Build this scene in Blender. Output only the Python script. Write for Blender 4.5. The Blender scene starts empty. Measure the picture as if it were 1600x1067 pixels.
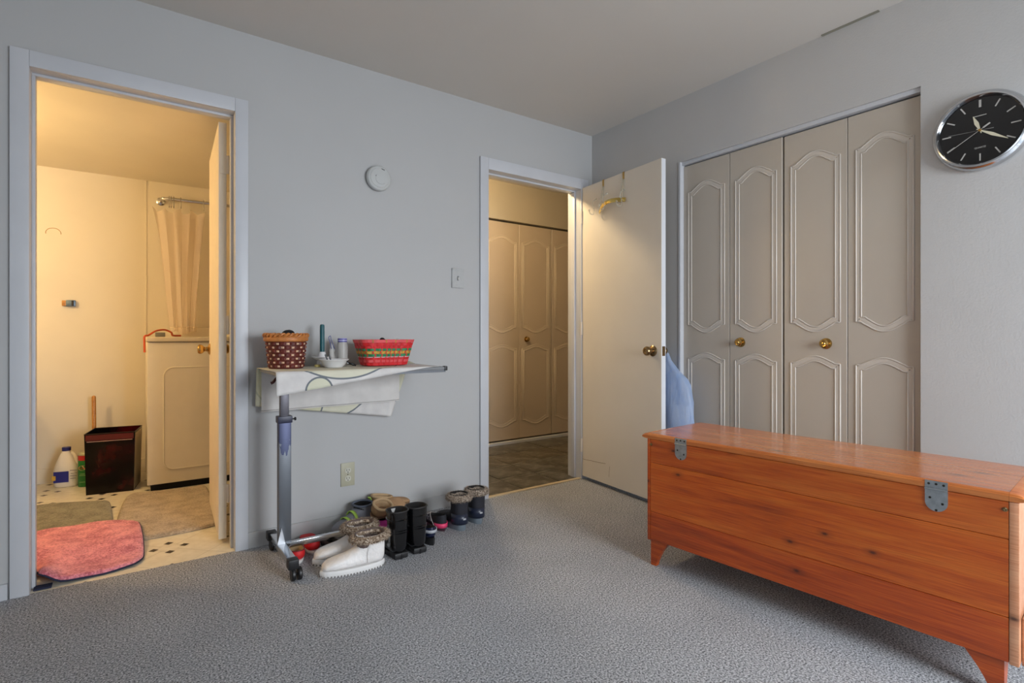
import bpy, bmesh, math, random
from mathutils import Vector, Matrix
random.seed(7)
PI = math.pi
C = bpy.context.scene.collection
S = bpy.context.scene

# ------------------------------------------------------------------ camera
cam = bpy.data.cameras.new('camera'); co = bpy.data.objects.new('camera', cam); C.objects.link(co)
cam.sensor_width = 36.0; cam.lens = 831.8 / 1600 * 36.0
cam.shift_y = -(533.5 - 524.85) / 1600
co.location = (-2.6834, -2.7835, 1.0067)
co.rotation_euler = (PI / 2, 0, -math.radians(35.41))
cam.clip_start = 0.05
S.camera = co
# ------------------------------------------------------------------ world, lights, exposure
w = bpy.data.worlds.new('overcast_sky'); S.world = w; w.use_nodes = True
wb = w.node_tree.nodes['Background']; wb.inputs[0].default_value = (0.75, 0.87, 1.0, 1); wb.inputs[1].default_value = 1.0

def area(name, loc, rot, sx, sy, power, col):
    l = bpy.data.lights.new(name, 'AREA'); l.shape = 'RECTANGLE'; l.size = sx; l.size_y = sy
    l.energy = power; l.color = col
    o = bpy.data.objects.new(name, l); C.objects.link(o); o.location = loc; o.rotation_euler = rot
    return o
def bulb(name, loc, power, col, r):
    l = bpy.data.lights.new(name, 'POINT'); l.energy = power; l.color = col; l.shadow_soft_size = r
    o = bpy.data.objects.new(name, l); C.objects.link(o); o.location = loc
    return o
# daylight through the window behind the camera; the left one is added fill
area('window_daylight', (-0.95, -4.70, 1.25), (PI / 2 - 0.80, 0, 0), 1.3, 1.75, 128, (0.88, 0.94, 1.0))
area('side_fill_light', (-4.28, -3.3, 1.50), (PI / 2 - 0.45, 0, -PI / 2), 1.5, 1.1, 5, (0.88, 0.94, 1.0))
bulb('bathroom_lamp', (-3.80, 0.78, 1.80), 33, (1.0, 0.69, 0.33), 0.06)
bulb('hall_lamp', (-0.66, 0.46, 2.27), 38, (1.0, 0.75, 0.43), 0.05)
S.view_settings.view_transform = 'Standard'; S.view_settings.look = 'None'
S.view_settings.gamma = 1.0; S.view_settings.use_curve_mapping = False
S.view_settings.exposure = 0.16
try:
    S.cycles.use_denoising = True; S.cycles.diffuse_bounces = 6; S.cycles.max_bounces = 10
except Exception: pass

# ------------------------------------------------------------------ materials
def lin(r, g, b):
    f = lambda c: (c / 255 / 12.92) if c / 255 <= 0.04045 else ((c / 255 + 0.055) / 1.055) ** 2.4
    return (f(r), f(g), f(b), 1)
class NT:
    def __init__(s, name):
        s.m = bpy.data.materials.new(name); s.m.use_nodes = True; s.t = s.m.node_tree
        s.b = s.t.nodes['Principled BSDF']; s.out = s.t.nodes['Material Output']
    def n(s, typ, **kw):
        x = s.t.nodes.new(typ)
        for k, v in kw.items(): setattr(x, k, v)
        return x
    def l(s, a, b): s.t.links.new(a, b)
    def coords(s, scale=(1, 1, 1), kind='Object', rot=(0, 0, 0), loc=(0, 0, 0)):
        tc = s.n('ShaderNodeTexCoord'); mp = s.n('ShaderNodeMapping')
        mp.inputs['Scale'].default_value = scale; mp.inputs['Rotation'].default_value = rot; mp.inputs['Location'].default_value = loc
        s.l(tc.outputs[kind], mp.inputs[0]); return mp.outputs[0]
    def noise(s, vec, scale, detail=3, rough=0.55):
        x = s.n('ShaderNodeTexNoise'); x.inputs['Scale'].default_value = scale; x.inputs['Detail'].default_value = detail
        x.inputs['Roughness'].default_value = rough; s.l(vec, x.inputs['Vector']); return x.outputs['Fac']
    def ramp(s, fac, stops):
        x = s.n('ShaderNodeValToRGB'); e = x.color_ramp.elements
        while len(e) < len(stops): e.new(0.5)
        for i, (p, c) in enumerate(stops): e[i].position = p; e[i].color = c
        s.l(fac, x.inputs[0]); return x.outputs[0]
    def mix(s, fac, a, b, mode='MIX'):
        x = s.n('ShaderNodeMix', data_type='RGBA', blend_type=mode)
        for v, i in ((fac, x.inputs[0]), (a, x.inputs[6]), (b, x.inputs[7])):
            if hasattr(v, 'links'): s.l(v, i)
            else: i.default_value = v
        return x.outputs[2]
    def math(s, op, a, b=0.0, c=0.0):
        x = s.n('ShaderNodeMath', operation=op)
        for v, i in ((a, x.inputs[0]), (b, x.inputs[1]), (c, x.inputs[2])):
            if hasattr(v, 'links'): s.l(v, i)
            else: i.default_value = v
        return x.outputs[0]
    def bump(s, h, strength, dist):
        x = s.n('ShaderNodeBump'); x.inputs['Strength'].default_value = strength; x.inputs['Distance'].default_value = dist
        s.l(h, x.inputs['Height']); s.l(x.outputs[0], s.b.inputs['Normal'])
    def set(s, **kw):
        for k, v in kw.items():
            i = s.b.inputs[k]
            if hasattr(v, 'links'): s.l(v, i)
            else: i.default_value = v
def plain(name, rgb, rough=0.5, metal=0.0, var=0.08, vs=12.0, bump=0.0, bs=120.0, bd=0.002, **kw):
    n = NT(name); c = lin(*rgb); v = n.coords()
    d = tuple(x * (1 - var) for x in c[:3]) + (1,); u = tuple(min(1, x * (1 + var)) for x in c[:3]) + (1,)
    n.set(**{'Base Color': n.ramp(n.noise(v, vs), [(0.3, d), (0.7, u)]), 'Roughness': rough, 'Metallic': metal})
    if bump: n.bump(n.noise(v, bs, 4), bump, bd)
    n.set(**kw)
    return n.m
M = {}
M['wall'] = plain('wall_paint', (181, 181, 181), 0.62, var=0.015, vs=2.0, bump=0.10, bs=90, bd=0.002)
M['wall_rough'] = plain('textured_wall_paint', (186, 185, 184), 0.6, var=0.02, vs=3.0, bump=0.28, bs=120, bd=0.003)
M['ceiling'] = plain('ceiling_paint', (206, 201, 194), 0.8, var=0.02, vs=1.5, bump=0.12, bs=80, bd=0.002)
M['trim'] = plain('trim_enamel', (196, 198, 203), 0.38, var=0.03, vs=5)
M['bath_wall'] = plain('bathroom_paint', (222, 214, 196), 0.5, var=0.03, vs=2.5, bump=0.08, bs=60)
M['hall_wall'] = plain('hall_paint', (174, 164, 145), 0.6, var=0.03, vs=2)
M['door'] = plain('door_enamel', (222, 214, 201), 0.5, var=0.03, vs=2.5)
M['door_edge'] = plain('door_edge_enamel', (218, 220, 224), 0.45, var=0.03, vs=2.5)
M['bath_door'] = plain('bathroom_door_enamel', (226, 214, 194), 0.45, var=0.03)
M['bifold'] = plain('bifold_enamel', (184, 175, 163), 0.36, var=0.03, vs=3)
M['hall_bifold'] = plain('hall_bifold_enamel', (184, 168, 147), 0.33, var=0.03, vs=3)
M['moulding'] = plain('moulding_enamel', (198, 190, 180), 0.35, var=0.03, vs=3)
M['hall_moulding'] = plain('hall_moulding_enamel', (196, 181, 160), 0.35, var=0.03, vs=3)
M['brass'] = plain('aged_brass', (196, 158, 92), 0.24, 1.0, var=0.12)
M['antique_brass'] = plain('antique_brass', (150, 124, 88), 0.25, 1.0, var=0.15)
M['steel'] = plain('galvanised_steel', (172, 178, 182), 0.42, 1.0, var=0.15, vs=60)
M['screw'] = plain('screw_metal', (70, 66, 60), 0.4, 1.0)
M['chrome'] = plain('chrome', (205, 207, 210), 0.14, 1.0)
M['black_plastic'] = plain('black_plastic', (22, 22, 24), 0.45)
M['black'] = plain('black_gap', (10, 10, 10), 0.9)
M['white_plastic'] = plain('white_plastic', (186, 188, 187), 0.45, var=0.02)
M['beige_plastic'] = plain('beige_plastic', (176, 172, 150), 0.45, var=0.02)

def carpet():
    n = NT('grey_carpet'); v = n.coords()
    f = n.noise(v, 165, 2, 0.75); c = n.noise(v, 480, 2, 0.6); b = n.noise(v, 2.2, 3)
    col = n.ramp(n.math('ADD', n.math('MULTIPLY', f, 0.65), n.math('MULTIPLY', c, 0.35)),
                 [(0.38, lin(46, 46, 48)), (0.45, lin(144, 146, 150)), (0.53, lin(194, 196, 201)), (0.62, lin(244, 245, 248))])
    col = n.mix(1.0, col, n.ramp(b, [(0.3, (0.86, 0.86, 0.86, 1)), (0.7, (1.05, 1.05, 1.05, 1))]), 'MULTIPLY')
    n.set(**{'Base Color': col, 'Roughness': 0.95, 'Specular IOR Level': 0.1})
    n.bump(n.math('ADD', f, c), 0.9, 0.006); return n.m
M['carpet'] = carpet()
def vinyl():
    n = NT('bathroom_vinyl'); tc = n.n('ShaderNodeTexCoord'); sp = n.n('ShaderNodeSeparateXYZ'); n.l(tc.outputs['Object'], sp.inputs[0])
    P = 0.30
    def cell(o, c): return n.math('SUBTRACT', n.math('FRACT', n.math('ADD', n.math('DIVIDE', n.math('SUBTRACT', o, c), P), 40.5)), 0.5)
    x = n.math('MULTIPLY', cell(sp.outputs[0], -2.545), P); y = n.math('MULTIPLY', cell(sp.outputs[1], 0.227), P)
    ax = n.math('ABSOLUTE', x); ay = n.math('ABSOLUTE', y)
    d1 = n.math('ADD', n.math('ABSOLUTE', n.math('SUBTRACT', ax, 0.062)), ay)
    d2 = n.math('ADD', n.math('ABSOLUTE', n.math('SUBTRACT', ay, 0.062)), ax)
    dia = n.math('LESS_THAN', n.math('MINIMUM', d1, d2), 0.021)
    s = n.math('ADD', ax, ay)
    ln = n.math('LESS_THAN', n.math('ABSOLUTE', n.math('SUBTRACT', s, 0.062)), 0.003)
    ln2 = n.math('LESS_THAN', n.math('ABSOLUTE', n.math('SUBTRACT', n.math('ABSOLUTE', n.math('SUBTRACT', ax, ay)), 0.0)), 0.003)
    ln2 = n.math('MULTIPLY', ln2, n.math('GREATER_THAN', s, 0.062))
    base = n.ramp(n.noise(tc.outputs['Object'], 25, 4), [(0.3, lin(214, 206, 186)), (0.7, lin(230, 223, 206))])
    col = n.mix(n.math('MULTIPLY', n.math('MAXIMUM', ln, ln2), 0.55), base, lin(176, 166, 144))
    col = n.mix(dia, col, lin(44, 40, 36))
    n.set(**{'Base Color': col, 'Roughness': 0.32}); return n.m
M['vinyl'] = vinyl()
def tile(name, a, b):
    n = NT(name); v = n.coords((1, 1, 1), rot=(0, 0, random.random()))
    f = n.noise(v, 6, 6, 0.65); g = n.noise(n.coords((1, 4, 1), rot=(0, 0, 0.7)), 9, 5, 0.7)
    col = n.ramp(n.math('ADD', n.math('MULTIPLY', f, 0.5), n.math('MULTIPLY', g, 0.5)), [(0.42, a), (0.5, b), (0.57, lin(124, 120, 110)), (0.62, a)])
    n.set(**{'Base Color': col, 'Roughness': 0.28}); n.bump(g, 0.35, 0.004); return n.m
M['tile_a'] = tile('slate_tile', lin(44, 43, 38), lin(78, 76, 68))
M['tile_b'] = tile('slate_tile_warm', lin(46, 41, 32), lin(84, 76, 60))
M['grout'] = plain('dark_grout', (26, 22, 18), 0.9)
def wood(name, dark, mid, light, knots=True, rough=0.3, seed=0.0, coat=0.35, kn=(3.6, 1.0, 7.0), krot=PI / 2):
    n = NT(name); v = n.coords((1.2, 14, 14), loc=(seed, seed * 3, seed * 2)); 
    g = n.noise(v, 2.4, 6, 0.6); fine = n.noise(n.coords((2, 90, 90), loc=(seed, 0, 0)), 3.0, 4, 0.6)
    big = n.noise(n.coords((0.8, 4.5, 4.5), loc=(seed * 2, 1, seed)), 1.6, 3)
    col = n.ramp(n.math('ADD', n.math('MULTIPLY', g, 0.55), n.math('MULTIPLY', big, 0.45)), [(0.33, dark), (0.47, mid), (0.62, light)])
    col = n.mix(0.42, col, n.ramp(fine, [(0.34, tuple(x * .8 for x in dark[:3]) + (1,)), (0.68, light)]))
    if knots:
        vo = n.n('ShaderNodeTexVoronoi', voronoi_dimensions='2D'); vo.inputs['Scale'].default_value = 1.0; n.l(n.coords(kn, rot=(krot, 0, 0), loc=(seed + 0.3, seed, 0.2)), vo.inputs['Vector'])
        sc = n.n('ShaderNodeSeparateColor'); n.l(vo.outputs['Color'], sc.inputs[0])
        k = n.ramp(vo.outputs['Distance'], [(0.015, (1, 1, 1, 1)), (0.05, (0.35, 0.35, 0.35, 1)), (0.13, (0, 0, 0, 1))])
        col = n.mix(n.math('MULTIPLY', n.math('MULTIPLY', k, 0.85), n.math('GREATER_THAN', sc.outputs[0], 0.45)), col, lin(52, 18, 8))
    n.set(**{'Base Color': col, 'Roughness': rough, 'Coat Weight': coat, 'Coat Roughness': 0.12}); n.bump(fine, 0.05, 0.001); return n.m
M['cedar'] = [wood('cedar_back_%d' % i, lin(*d), lin(*m), lin(*l), True, 0.32, i * 1.7 + .4, 0.25) for i, (d, m, l) in enumerate(
    [((126, 34, 5), (182, 68, 8), (206, 102, 26)), ((128, 38, 6), (192, 80, 10), (212, 112, 34)), ((126, 42, 8), (186, 78, 16), (208, 112, 40))])]
M['cedar_top_sheen'] = wood('cedar_lid_sheen', lin(160, 74, 26), lin(196, 106, 44), lin(212, 134, 70), True, 0.26, 4.1, 0.5, (2.4, 6.0, 0.4), 0.0)  # lid wood lightened, window sheen mixed into the colour
M['cedar_end_lit'] = wood('cedar_end_lit', lin(176, 104, 64), lin(202, 136, 96), lin(216, 160, 122), True, 0.35, 6.3)  # paler end wood, raking window light put into its colour
M['stick'] = wood('broom_wood', lin(150, 94, 30), lin(184, 124, 48), lin(200, 144, 70), False, 0.4, 2.2)
M['white_cloth'] = plain('cotton_cloth', (214, 210, 206), 0.9, bump=0.25, bs=500, bd=0.0008)
def cloth_mat():
    n = NT('printed_cloth'); tc = n.n('ShaderNodeTexCoord'); sp = n.n('ShaderNodeSeparateXYZ'); n.l(tc.outputs['UV'], sp.inputs[0])
    base = n.ramp(n.noise(tc.outputs['Object'], 14, 4), [(0.3, lin(204, 200, 198)), (0.7, lin(220, 217, 213))])
    col = base
    for (cx, cy, r, fill) in [(0.28, 0.30, 0.345, lin(214, 211, 182)), (0.17, -0.09, 0.055, lin(208, 208, 176)), (0.10, 0.52, 0.2, lin(206, 204, 170)), (0.74, 0.42, 0.16, lin(210, 208, 176))]:
        dx = n.math('SUBTRACT', sp.outputs[0], cx); dy = n.math('SUBTRACT', sp.outputs[1], cy)
        d = n.math('SQRT', n.math('ADD', n.math('MULTIPLY', dx, dx), n.math('MULTIPLY', dy, dy)))
        col = n.mix(n.math('MULTIPLY', n.math('LESS_THAN', d, r), 0.7), col, fill)
        col = n.mix(n.math('LESS_THAN', n.math('ABSOLUTE', n.math('SUBTRACT', d, r)), 0.0038), col, lin(112, 118, 124))
    n.set(**{'Base Color': col, 'Roughness': 0.92}); n.bump(n.noise(tc.outputs['Object'], 400, 3), 0.25, 0.0008); return n.m
M['printed_cloth'] = cloth_mat()
def pile(name, a, b):
    n = NT(name); v = n.coords(); f = n.noise(v, 105, 3, 0.75); g = n.noise(v, 14, 3)
    n.set(**{'Base Color': n.ramp(n.math('ADD', n.math('MULTIPLY', f, 0.6), n.math('MULTIPLY', g, 0.4)), [(0.40, lin(*a)), (0.58, lin(*b))]), 'Roughness': 0.95, 'Specular IOR Level': 0.1, 'Sheen Weight': 0.3})
    n.bump(f, 1.0, 0.008); return n.m
M['pink_pile'] = pile('pink_pile', (186, 88, 104), (246, 160, 172))
M['green_pile'] = pile('grey_green_pile', (104, 100, 80), (152, 146, 120))
M['taupe_pile'] = pile('taupe_pile', (150, 134, 112), (196, 180, 156))
M['navy_backing'] = plain('navy_backing', (34, 38, 62), 0.9)

# ------------------------------------------------------------------ geometry helpers
def box(bm, x0, x1, y0, y1, z0, z1, mtx=None):
    vs = [bm.verts.new((x, y, z)) for z in (z0, z1) for y in (y0, y1) for x in (x0, x1)]
    if mtx:
        for v in vs: v.co = mtx @ v.co
    for f in ((0, 2, 3, 1), (4, 5, 7, 6), (0, 1, 5, 4), (2, 6, 7, 3), (0, 4, 6, 2), (1, 3, 7, 5)):
        bm.faces.new([vs[i] for i in f])
    return bm
def nb(): return bmesh.new()
def bx(*a, mtx=None, bevel=0.0, seg=2):
    bm = box(nb(), *a, mtx=mtx)
    if bevel: bmesh.ops.bevel(bm, geom=bm.edges[:] + bm.verts[:], offset=bevel, segments=seg, profile=0.6, affect='EDGES')
    return bm
def loft(bm, rings, closed=True, cap0=True, cap1=True):
    R = [[bm.verts.new(p) for p in r] for r in rings]; n = len(R[0])
    for a, b in zip(R, R[1:]):
        for i in range(n if closed else n - 1):
            j = (i + 1) % n
            try: bm.faces.new((a[i], a[j], b[j], b[i]))
            except ValueError: pass
    if cap0 and closed: bm.faces.new(R[0][::-1])
    if cap1 and closed: bm.faces.new(R[-1])
    return bm
def tube(bm, pts, r, n=8, closed=False, flat=1.0, up=None):
    pts = [Vector(p) for p in pts]; N = len(pts); rad = r if isinstance(r, (list, tuple)) else [r] * N
    rings = []; prev = None
    for i, p in enumerate(pts):
        if closed: t = pts[(i + 1) % N] - pts[i - 1]
        else: t = pts[min(i + 1, N - 1)] - pts[max(i - 1, 0)]
        t.normalize()
        if up is not None: a = Vector(up)
        elif prev is None: a = Vector((0, 0, 1)) if abs(t.z) < 0.9 else Vector((1, 0, 0))
        else: a = prev
        a = (a - t * a.dot(t)).normalized(); prev = a; b = t.cross(a)
        rings.append([p + (a * math.cos(2 * PI * k / n) * flat + b * math.sin(2 * PI * k / n)) * rad[i] for k in range(n)])
    if closed: rings.append(rings[0])
    loft(bm, rings, True, not closed, not closed)
    if closed: bmesh.ops.remove_doubles(bm, verts=bm.verts[:], dist=1e-6)
    return bm
def lathe(bm, prof, n=24, mtx=None, sx=1.0, sy=1.0):
    rings = [[Vector((r * math.cos(2 * PI * k / n) * sx, r * math.sin(2 * PI * k / n) * sy, z)) for k in range(n)] for r, z in prof]
    if mtx: rings = [[mtx @ p for p in r] for r in rings]
    return loft(bm, rings, True, True, True)
def prism(bm, pts, z0, z1, mtx=None):
    r = [[Vector((x, y, z)) for x, y in pts] for z in (z0, z1)]
    if mtx: r = [[mtx @ p for p in q] for q in r]
    return loft(bm, r)
def catmull(pts, k=6, closed=False):
    P = [Vector(p) for p in pts]; n = len(P); out = []
    rng = range(n if closed else n - 1)
    for i in rng:
        if closed: a, b, c, d = P[i - 1], P[i], P[(i + 1) % n], P[(i + 2) % n]
        else: a, b, c, d = P[max(i - 1, 0)], P[i], P[i + 1], P[min(i + 2, n - 1)]
        for j in range(k):
            t = j / k
            out.append(0.5 * ((2 * b) + (c - a) * t + (2 * a - 5 * b + 4 * c - d) * t * t + (3 * b - a - 3 * c + d) * t ** 3))
    if not closed: out.append(P[-1])
    return out
def finish(bm, name, mats, smooth=False, angle=0.7):
    bmesh.ops.recalc_face_normals(bm, faces=bm.faces[:])
    me = bpy.data.meshes.new(name); bm.to_mesh(me); bm.free()
    for m in (mats if isinstance(mats, list) else [mats]): me.materials.append(m)
    if smooth:
        for p in me.polygons: p.use_smooth = True
        me.set_sharp_from_angle(angle=angle)
    return me
def obj(name, bm, mat, parent=None, smooth=False, kind=None, label=None, angle=0.7, mtx=None):
    o = bpy.data.objects.new(name, finish(bm, name, mat, smooth, angle)); C.objects.link(o)
    if parent: o.parent = parent
    if mtx: o.matrix_local = mtx
    if kind: o['kind'] = kind
    if label: o['label'] = label
    return o
def tag(o, label, cat, group=None, kind=None):
    o['label'] = label; o['category'] = cat
    if group: o['group'] = group
    if kind: o['kind'] = kind
    return o
def thing(name, label, cat, loc=(0, 0, 0), rz=0.0, group=None, kind=None, mtx=None):
    o = bpy.data.objects.new(name, None); C.objects.link(o); o.empty_display_size = 0.05
    if mtx: o.matrix_world = mtx
    else: o.location = loc; o.rotation_euler = (0, 0, rz)
    return tag(o, label, cat, group, kind)
def copy_tree(root, loc, rz, label):
    r = root.copy(); C.objects.link(r); r.location = loc; r.rotation_euler = (0, 0, rz); r['label'] = label
    for ch in list(root.children):
        c = ch.copy(); C.objects.link(c); c.parent = r
        for g in list(ch.children):
            d = g.copy(); C.objects.link(d); d.parent = c
    return r
def struct(name, bm, mat, label, cat, smooth=False):
    return tag(obj(name, bm, mat, None, smooth), label, cat, None, 'structure')
def facing_left(x, y, z):    # local x,y,z -> right, up, out of a wall that faces -X
    return Matrix(((0, 0, -1, x), (-1, 0, 0, y), (0, 1, 0, z), (0, 0, 0, 1)))
def facing_front(x, y, z):   # same for a wall that faces -Y
    return Matrix(((1, 0, 0, x), (0, 0, -1, y), (0, 1, 0, z), (0, 0, 0, 1)))

def wall_cells(bm, u0, u1, v0, v1, holes, put):
    us = sorted({u0, u1, *[h[0] for h in holes], *[h[1] for h in holes]}); vs = sorted({v0, v1, *[h[2] for h in holes], *[h[3] for h in holes]})
    for a, b in zip(us, us[1:]):
        col = []
        for c, d in zip(vs, vs[1:]):
            if any(h[0] <= a and b <= h[1] and h[2] <= c and d <= h[3] for h in holes): continue
            if col and col[-1][1] == c: col[-1][1] = d
            else: col.append([c, d])
        for c, d in col: put(a, b, c, d)
    return bm

# ------------------------------------------------------------------ the room
HT = 2.44
bm = nb(); wall_cells(bm, -4.2, 0.0, -0.05, HT, [(-3.03, -2.28, -0.05, 2.071), (-0.909, -0.1, -0.05, 2.056)], lambda a, b, c, d: box(bm, a, b, 0, 0.12, c, d))
struct('wall_back', bm, M['wall'], 'pale grey painted wall holding the bathroom and hall doorways', 'wall')
bm = nb(); wall_cells(bm, -4.6, 0.0, -0.05, HT, [(-1.959, -0.754, -0.05, 2.052)], lambda a, b, c, d: box(bm, 0.0, 0.12, a, b, c, d))
struct('wall_right', bm, M['wall_rough'], 'lightly textured pale wall around the bifold closet and clock', 'wall')
bm = nb(); wall_cells(bm, -4.2, 0.12, -0.05, HT, [(-1.65, -0.25, 0.12, 2.05)], lambda a, b, c, d: box(bm, a, b, -4.72, -4.6, c, d))
struct('wall_front', bm, M['wall'], 'pale wall behind the camera with a window opening', 'wall')
bm = nb(); wall_cells(bm, -4.72, 0.12, -0.05, HT, [(-4.1, -2.5, 0.85, 2.05)], lambda a, b, c, d: box(bm, -4.32, -4.2, a, b, c, d))
struct('wall_left', bm, M['wall'], 'pale side wall left of the camera with an added window opening', 'wall')
bm = nb(); box(bm, -4.32, 0.12, -4.72, 0.12, HT, HT + 0.08)
struct('ceiling', bm, M['ceiling'], 'flat warm grey ceiling over the carpeted bedroom', 'ceiling')
bm = nb(); box(bm, -4.32, 0.75, -4.72, 0.0, -0.08, 0.0)
struct('floor', bm, M['carpet'], 'grey speckled wall-to-wall carpet of the bedroom', 'carpet')
def casing_window(name, mtx, w_, h_, label):
    t = thing(name, label, 'window', kind='structure', mtx=mtx)
    for nm, a in (('window_frame', (-w_ / 2 - .05, -w_ / 2, -.05, h_ + .05)), ('window_frame', (w_ / 2, w_ / 2 + .05, -.05, h_ + .05)), ('window_frame', (-w_ / 2, w_ / 2, h_, h_ + .05)), ('window_sill', (-w_ / 2, w_ / 2, -.05, 0)), ('mullion', (-.02, .02, 0, h_))):
        obj(nm, bx(*a, 0.0, 0.02), M['trim'], t)
casing_window('window_1', Matrix(((-1, 0, 0, -0.95), (0, 0, 1, -4.6), (0, 1, 0, 0.12), (0, 0, 0, 1))), 1.4, 1.93, 'white framed tall bedroom window behind the camera')
casing_window('added_window_2', Matrix(((0, 0, 1, -4.2), (1, 0, 0, -3.3), (0, 1, 0, 0.85), (0, 0, 0, 1))), 1.6, 1.2, 'added white framed window for fill light left of the camera')  # side window added to hold the fill light

# closet shell behind the bifold doors
bm = nb(); box(bm, 0.69, 0.75, -2.1, -0.6, -0.05, 2.2); box(bm, 0.12, 0.69, -2.1, -2.04, -0.05, 2.2); box(bm, 0.12, 0.69, -0.66, -0.6, -0.05, 2.2); box(bm, 0.12, 0.75, -2.1, -0.6, 2.2, 2.26)
struct('wall_closet', bm, M['wall'], 'inner shell of the closet behind the bifold doors', 'wall')
# bathroom shell
bm = nb(); box(bm, -4.0, -1.5, 2.03, 2.15, -0.05, HT)
struct('wall_bathroom_back', bm, M['bath_wall'], 'warm lit cream bathroom wall behind the black wastebasket', 'wall')
bm = nb(); box(bm, -4.12, -4.0, 0.12, 2.15, -0.05, HT)
struct('wall_bathroom_left', bm, M['bath_wall'], 'cream bathroom wall that carries the vanity lamp', 'wall')
bm = nb(); box(bm, -1.56, -1.46, 0.12, 2.15, -0.05, HT)
struct('wall_bathroom_right', bm, M['bath_wall'], 'cream partition between the bathroom and the hall', 'wall')
bm = nb(); box(bm, -4.0, -1.56, 0.12, 2.03, 2.165, 2.22)
struct('ceiling_bathroom', bm, M['bath_wall'], 'low cream bathroom ceiling glowing in lamp light', 'ceiling')
bm = nb(); box(bm, -4.0, -1.56, 0.0, 2.03, -0.08, 0.0)
struct('floor_bathroom', bm, M['vinyl'], 'cream sheet vinyl printed with small black diamonds', 'floor')
bm = nb(); box(bm, -4.0, -1.56, 2.018, 2.03, 0, 0.10)
struct('baseboard_bathroom', bm, M['bath_wall'], 'low cream baseboard along the bathroom back wall', 'baseboard')
bm = nb(); box(bm, -2.613, -2.603, 2.0265, 2.03, 0.10, 2.165)
struct('trim_bathroom', bm, M['bath_wall'], 'thin vertical trim strip on the bathroom back wall', 'trim')
# hall shell
bm = nb(); wall_cells(bm, -1.46, 1.9, -0.05, HT, [(-0.08, 1.53, -0.05, 2.088)], lambda a, b, c, d: box(bm, a, b, 1.30, 1.42, c, d))
struct('wall_hall_back', bm, M['hall_wall'], 'tan hall wall above the hall closet doors', 'wall')
bm = nb(); box(bm, 1.9, 2.0, 0.0, 1.42, -0.05, HT)
struct('wall_hall_right', bm, M['hall_wall'], 'far end wall of the tiled hall', 'wall')
bm = nb(); box(bm, 0.0, 1.9, 0.0, 0.12, -0.05, HT)
struct('wall_hall_front', bm, M['hall_wall'], 'hall wall that backs onto the bedroom closet', 'wall')
bm = nb(); box(bm, -1.46, 2.0, 0.12, 1.42, HT, HT + 0.06)
struct('ceiling_hall', bm, M['ceiling'], 'flat ceiling over the tiled hall', 'ceiling')
bm = nb(); box(bm, -0.1, 1.55, 1.7, 1.76, -0.05, 2.2); box(bm, -0.14, -0.1, 1.42, 1.76, -0.05, 2.2); box(bm, 1.55, 1.6, 1.42, 1.76, -0.05, 2.2); box(bm, -0.14, 1.6, 1.42, 1.76, 2.2, 2.26); box(bm, -0.14, 1.6, 1.42, 1.76, -0.08, -0.02)
struct('wall_hall_closet', bm, M['hall_wall'], 'inner shell of the hall closet', 'wall')
fl = thing('floor_hall', 'dark slate patterned floor tiles of the hall beyond the doorway', 'floor', kind='structure')
obj('grout_bed', bx(-1.46, 1.9, 0.0, 1.42, -0.08, -0.004), M['grout'], fl)
tp = 0.315; x = -1.2
tme = [finish(bx(0.002, tp - 0.002, 0.002, tp - 0.002, -0.006, 0.0, bevel=0.0015, seg=1), 'tile', m) for m in (M['tile_a'], M['tile_b'])]
for i in range(-4, 6):
    for j in range(0, 5):
        o = bpy.data.objects.new('tile', tme[(i * 3 + j * 2) % 3 % 2]); C.objects.link(o); o.parent = fl
        o.location = (0.04 + i * tp, 0.015 + j * tp - (0.0 if j else 0.0), random.uniform(-0.0008, 0.0008))
        if j == 4: o.scale = (1, (1.30 - 0.015 - 4 * tp) / tp if (1.30 - 0.015 - 4 * tp) > 0.05 else 0.1, 1)
bm = nb(); box(bm, -0.1, 1.55, 1.272, 1.318, 0.0, 0.022)
struct('trim_hall', bm, M['trim'], 'pale threshold strip under the hall closet doors', 'trim')
bm = nb(); box(bm, -0.892, -0.117, -0.012, 0.016, -0.002, 0.007)
struct('trim_hall_threshold', bm, plain('threshold_strip', (196, 178, 146), 0.4), 'light strip between the carpet and hall tiles', 'trim')

# door casings, jambs and stops
def doorway(name, xl, xr, top, ol, orr, otop, wl, wr, wt, label):
    t = thing(name, label, 'doorway trim', kind='structure')
    for nm, a in (('casing', (ol, xl, -0.016, 0.0, 0, otop)), ('casing', (xr, orr, -0.016, 0.0, 0, otop)), ('casing', (xl, xr, -0.016, 0.0, top, otop))):
        obj(nm, bx(*a, bevel=0.003), M['trim'], t, True)
    for nm, a in (('jamb', (wl, xl, 0.0, 0.125, 0, top)), ('jamb', (xr, wr, 0.0, 0.125, 0, top)), ('jamb', (wl, wr, 0.0, 0.125, top, wt))):
        obj(nm, bx(*a), M['trim'], t)
    for nm, a in (('stop', (xl, xl + 0.011, 0.045, 0.085, 0, top - 0.011)), ('stop', (xr - 0.011, xr, 0.045, 0.085, 0, top - 0.011)), ('stop', (xl, xr, 0.045, 0.085, top - 0.011, top))):
        obj(nm, bx(*a, bevel=0.002), M['trim'], t, True)
    return t
doorway('trim_1', -3.013, -2.297, 2.054, -3.07, -2.242, 2.117, -3.03, -2.28, 2.071, 'white painted casing and jambs around the bathroom doorway')
doorway('trim_2', -0.892, -0.117, 2.039, -0.951, -0.05, 2.111, -0.909, -0.1, 2.056, 'white painted casing and jambs around the hall doorway')
bm = nb(); box(bm, -2.242, -0.951, -0.009, 0, 0, 0.075)
struct('baseboard_back', bm, M['wall'], 'thin painted baseboard behind the row of shoes', 'baseboard')
bm = nb(); box(bm, -4.2, -3.076, -0.014, 0, 0, 0.06)
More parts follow.
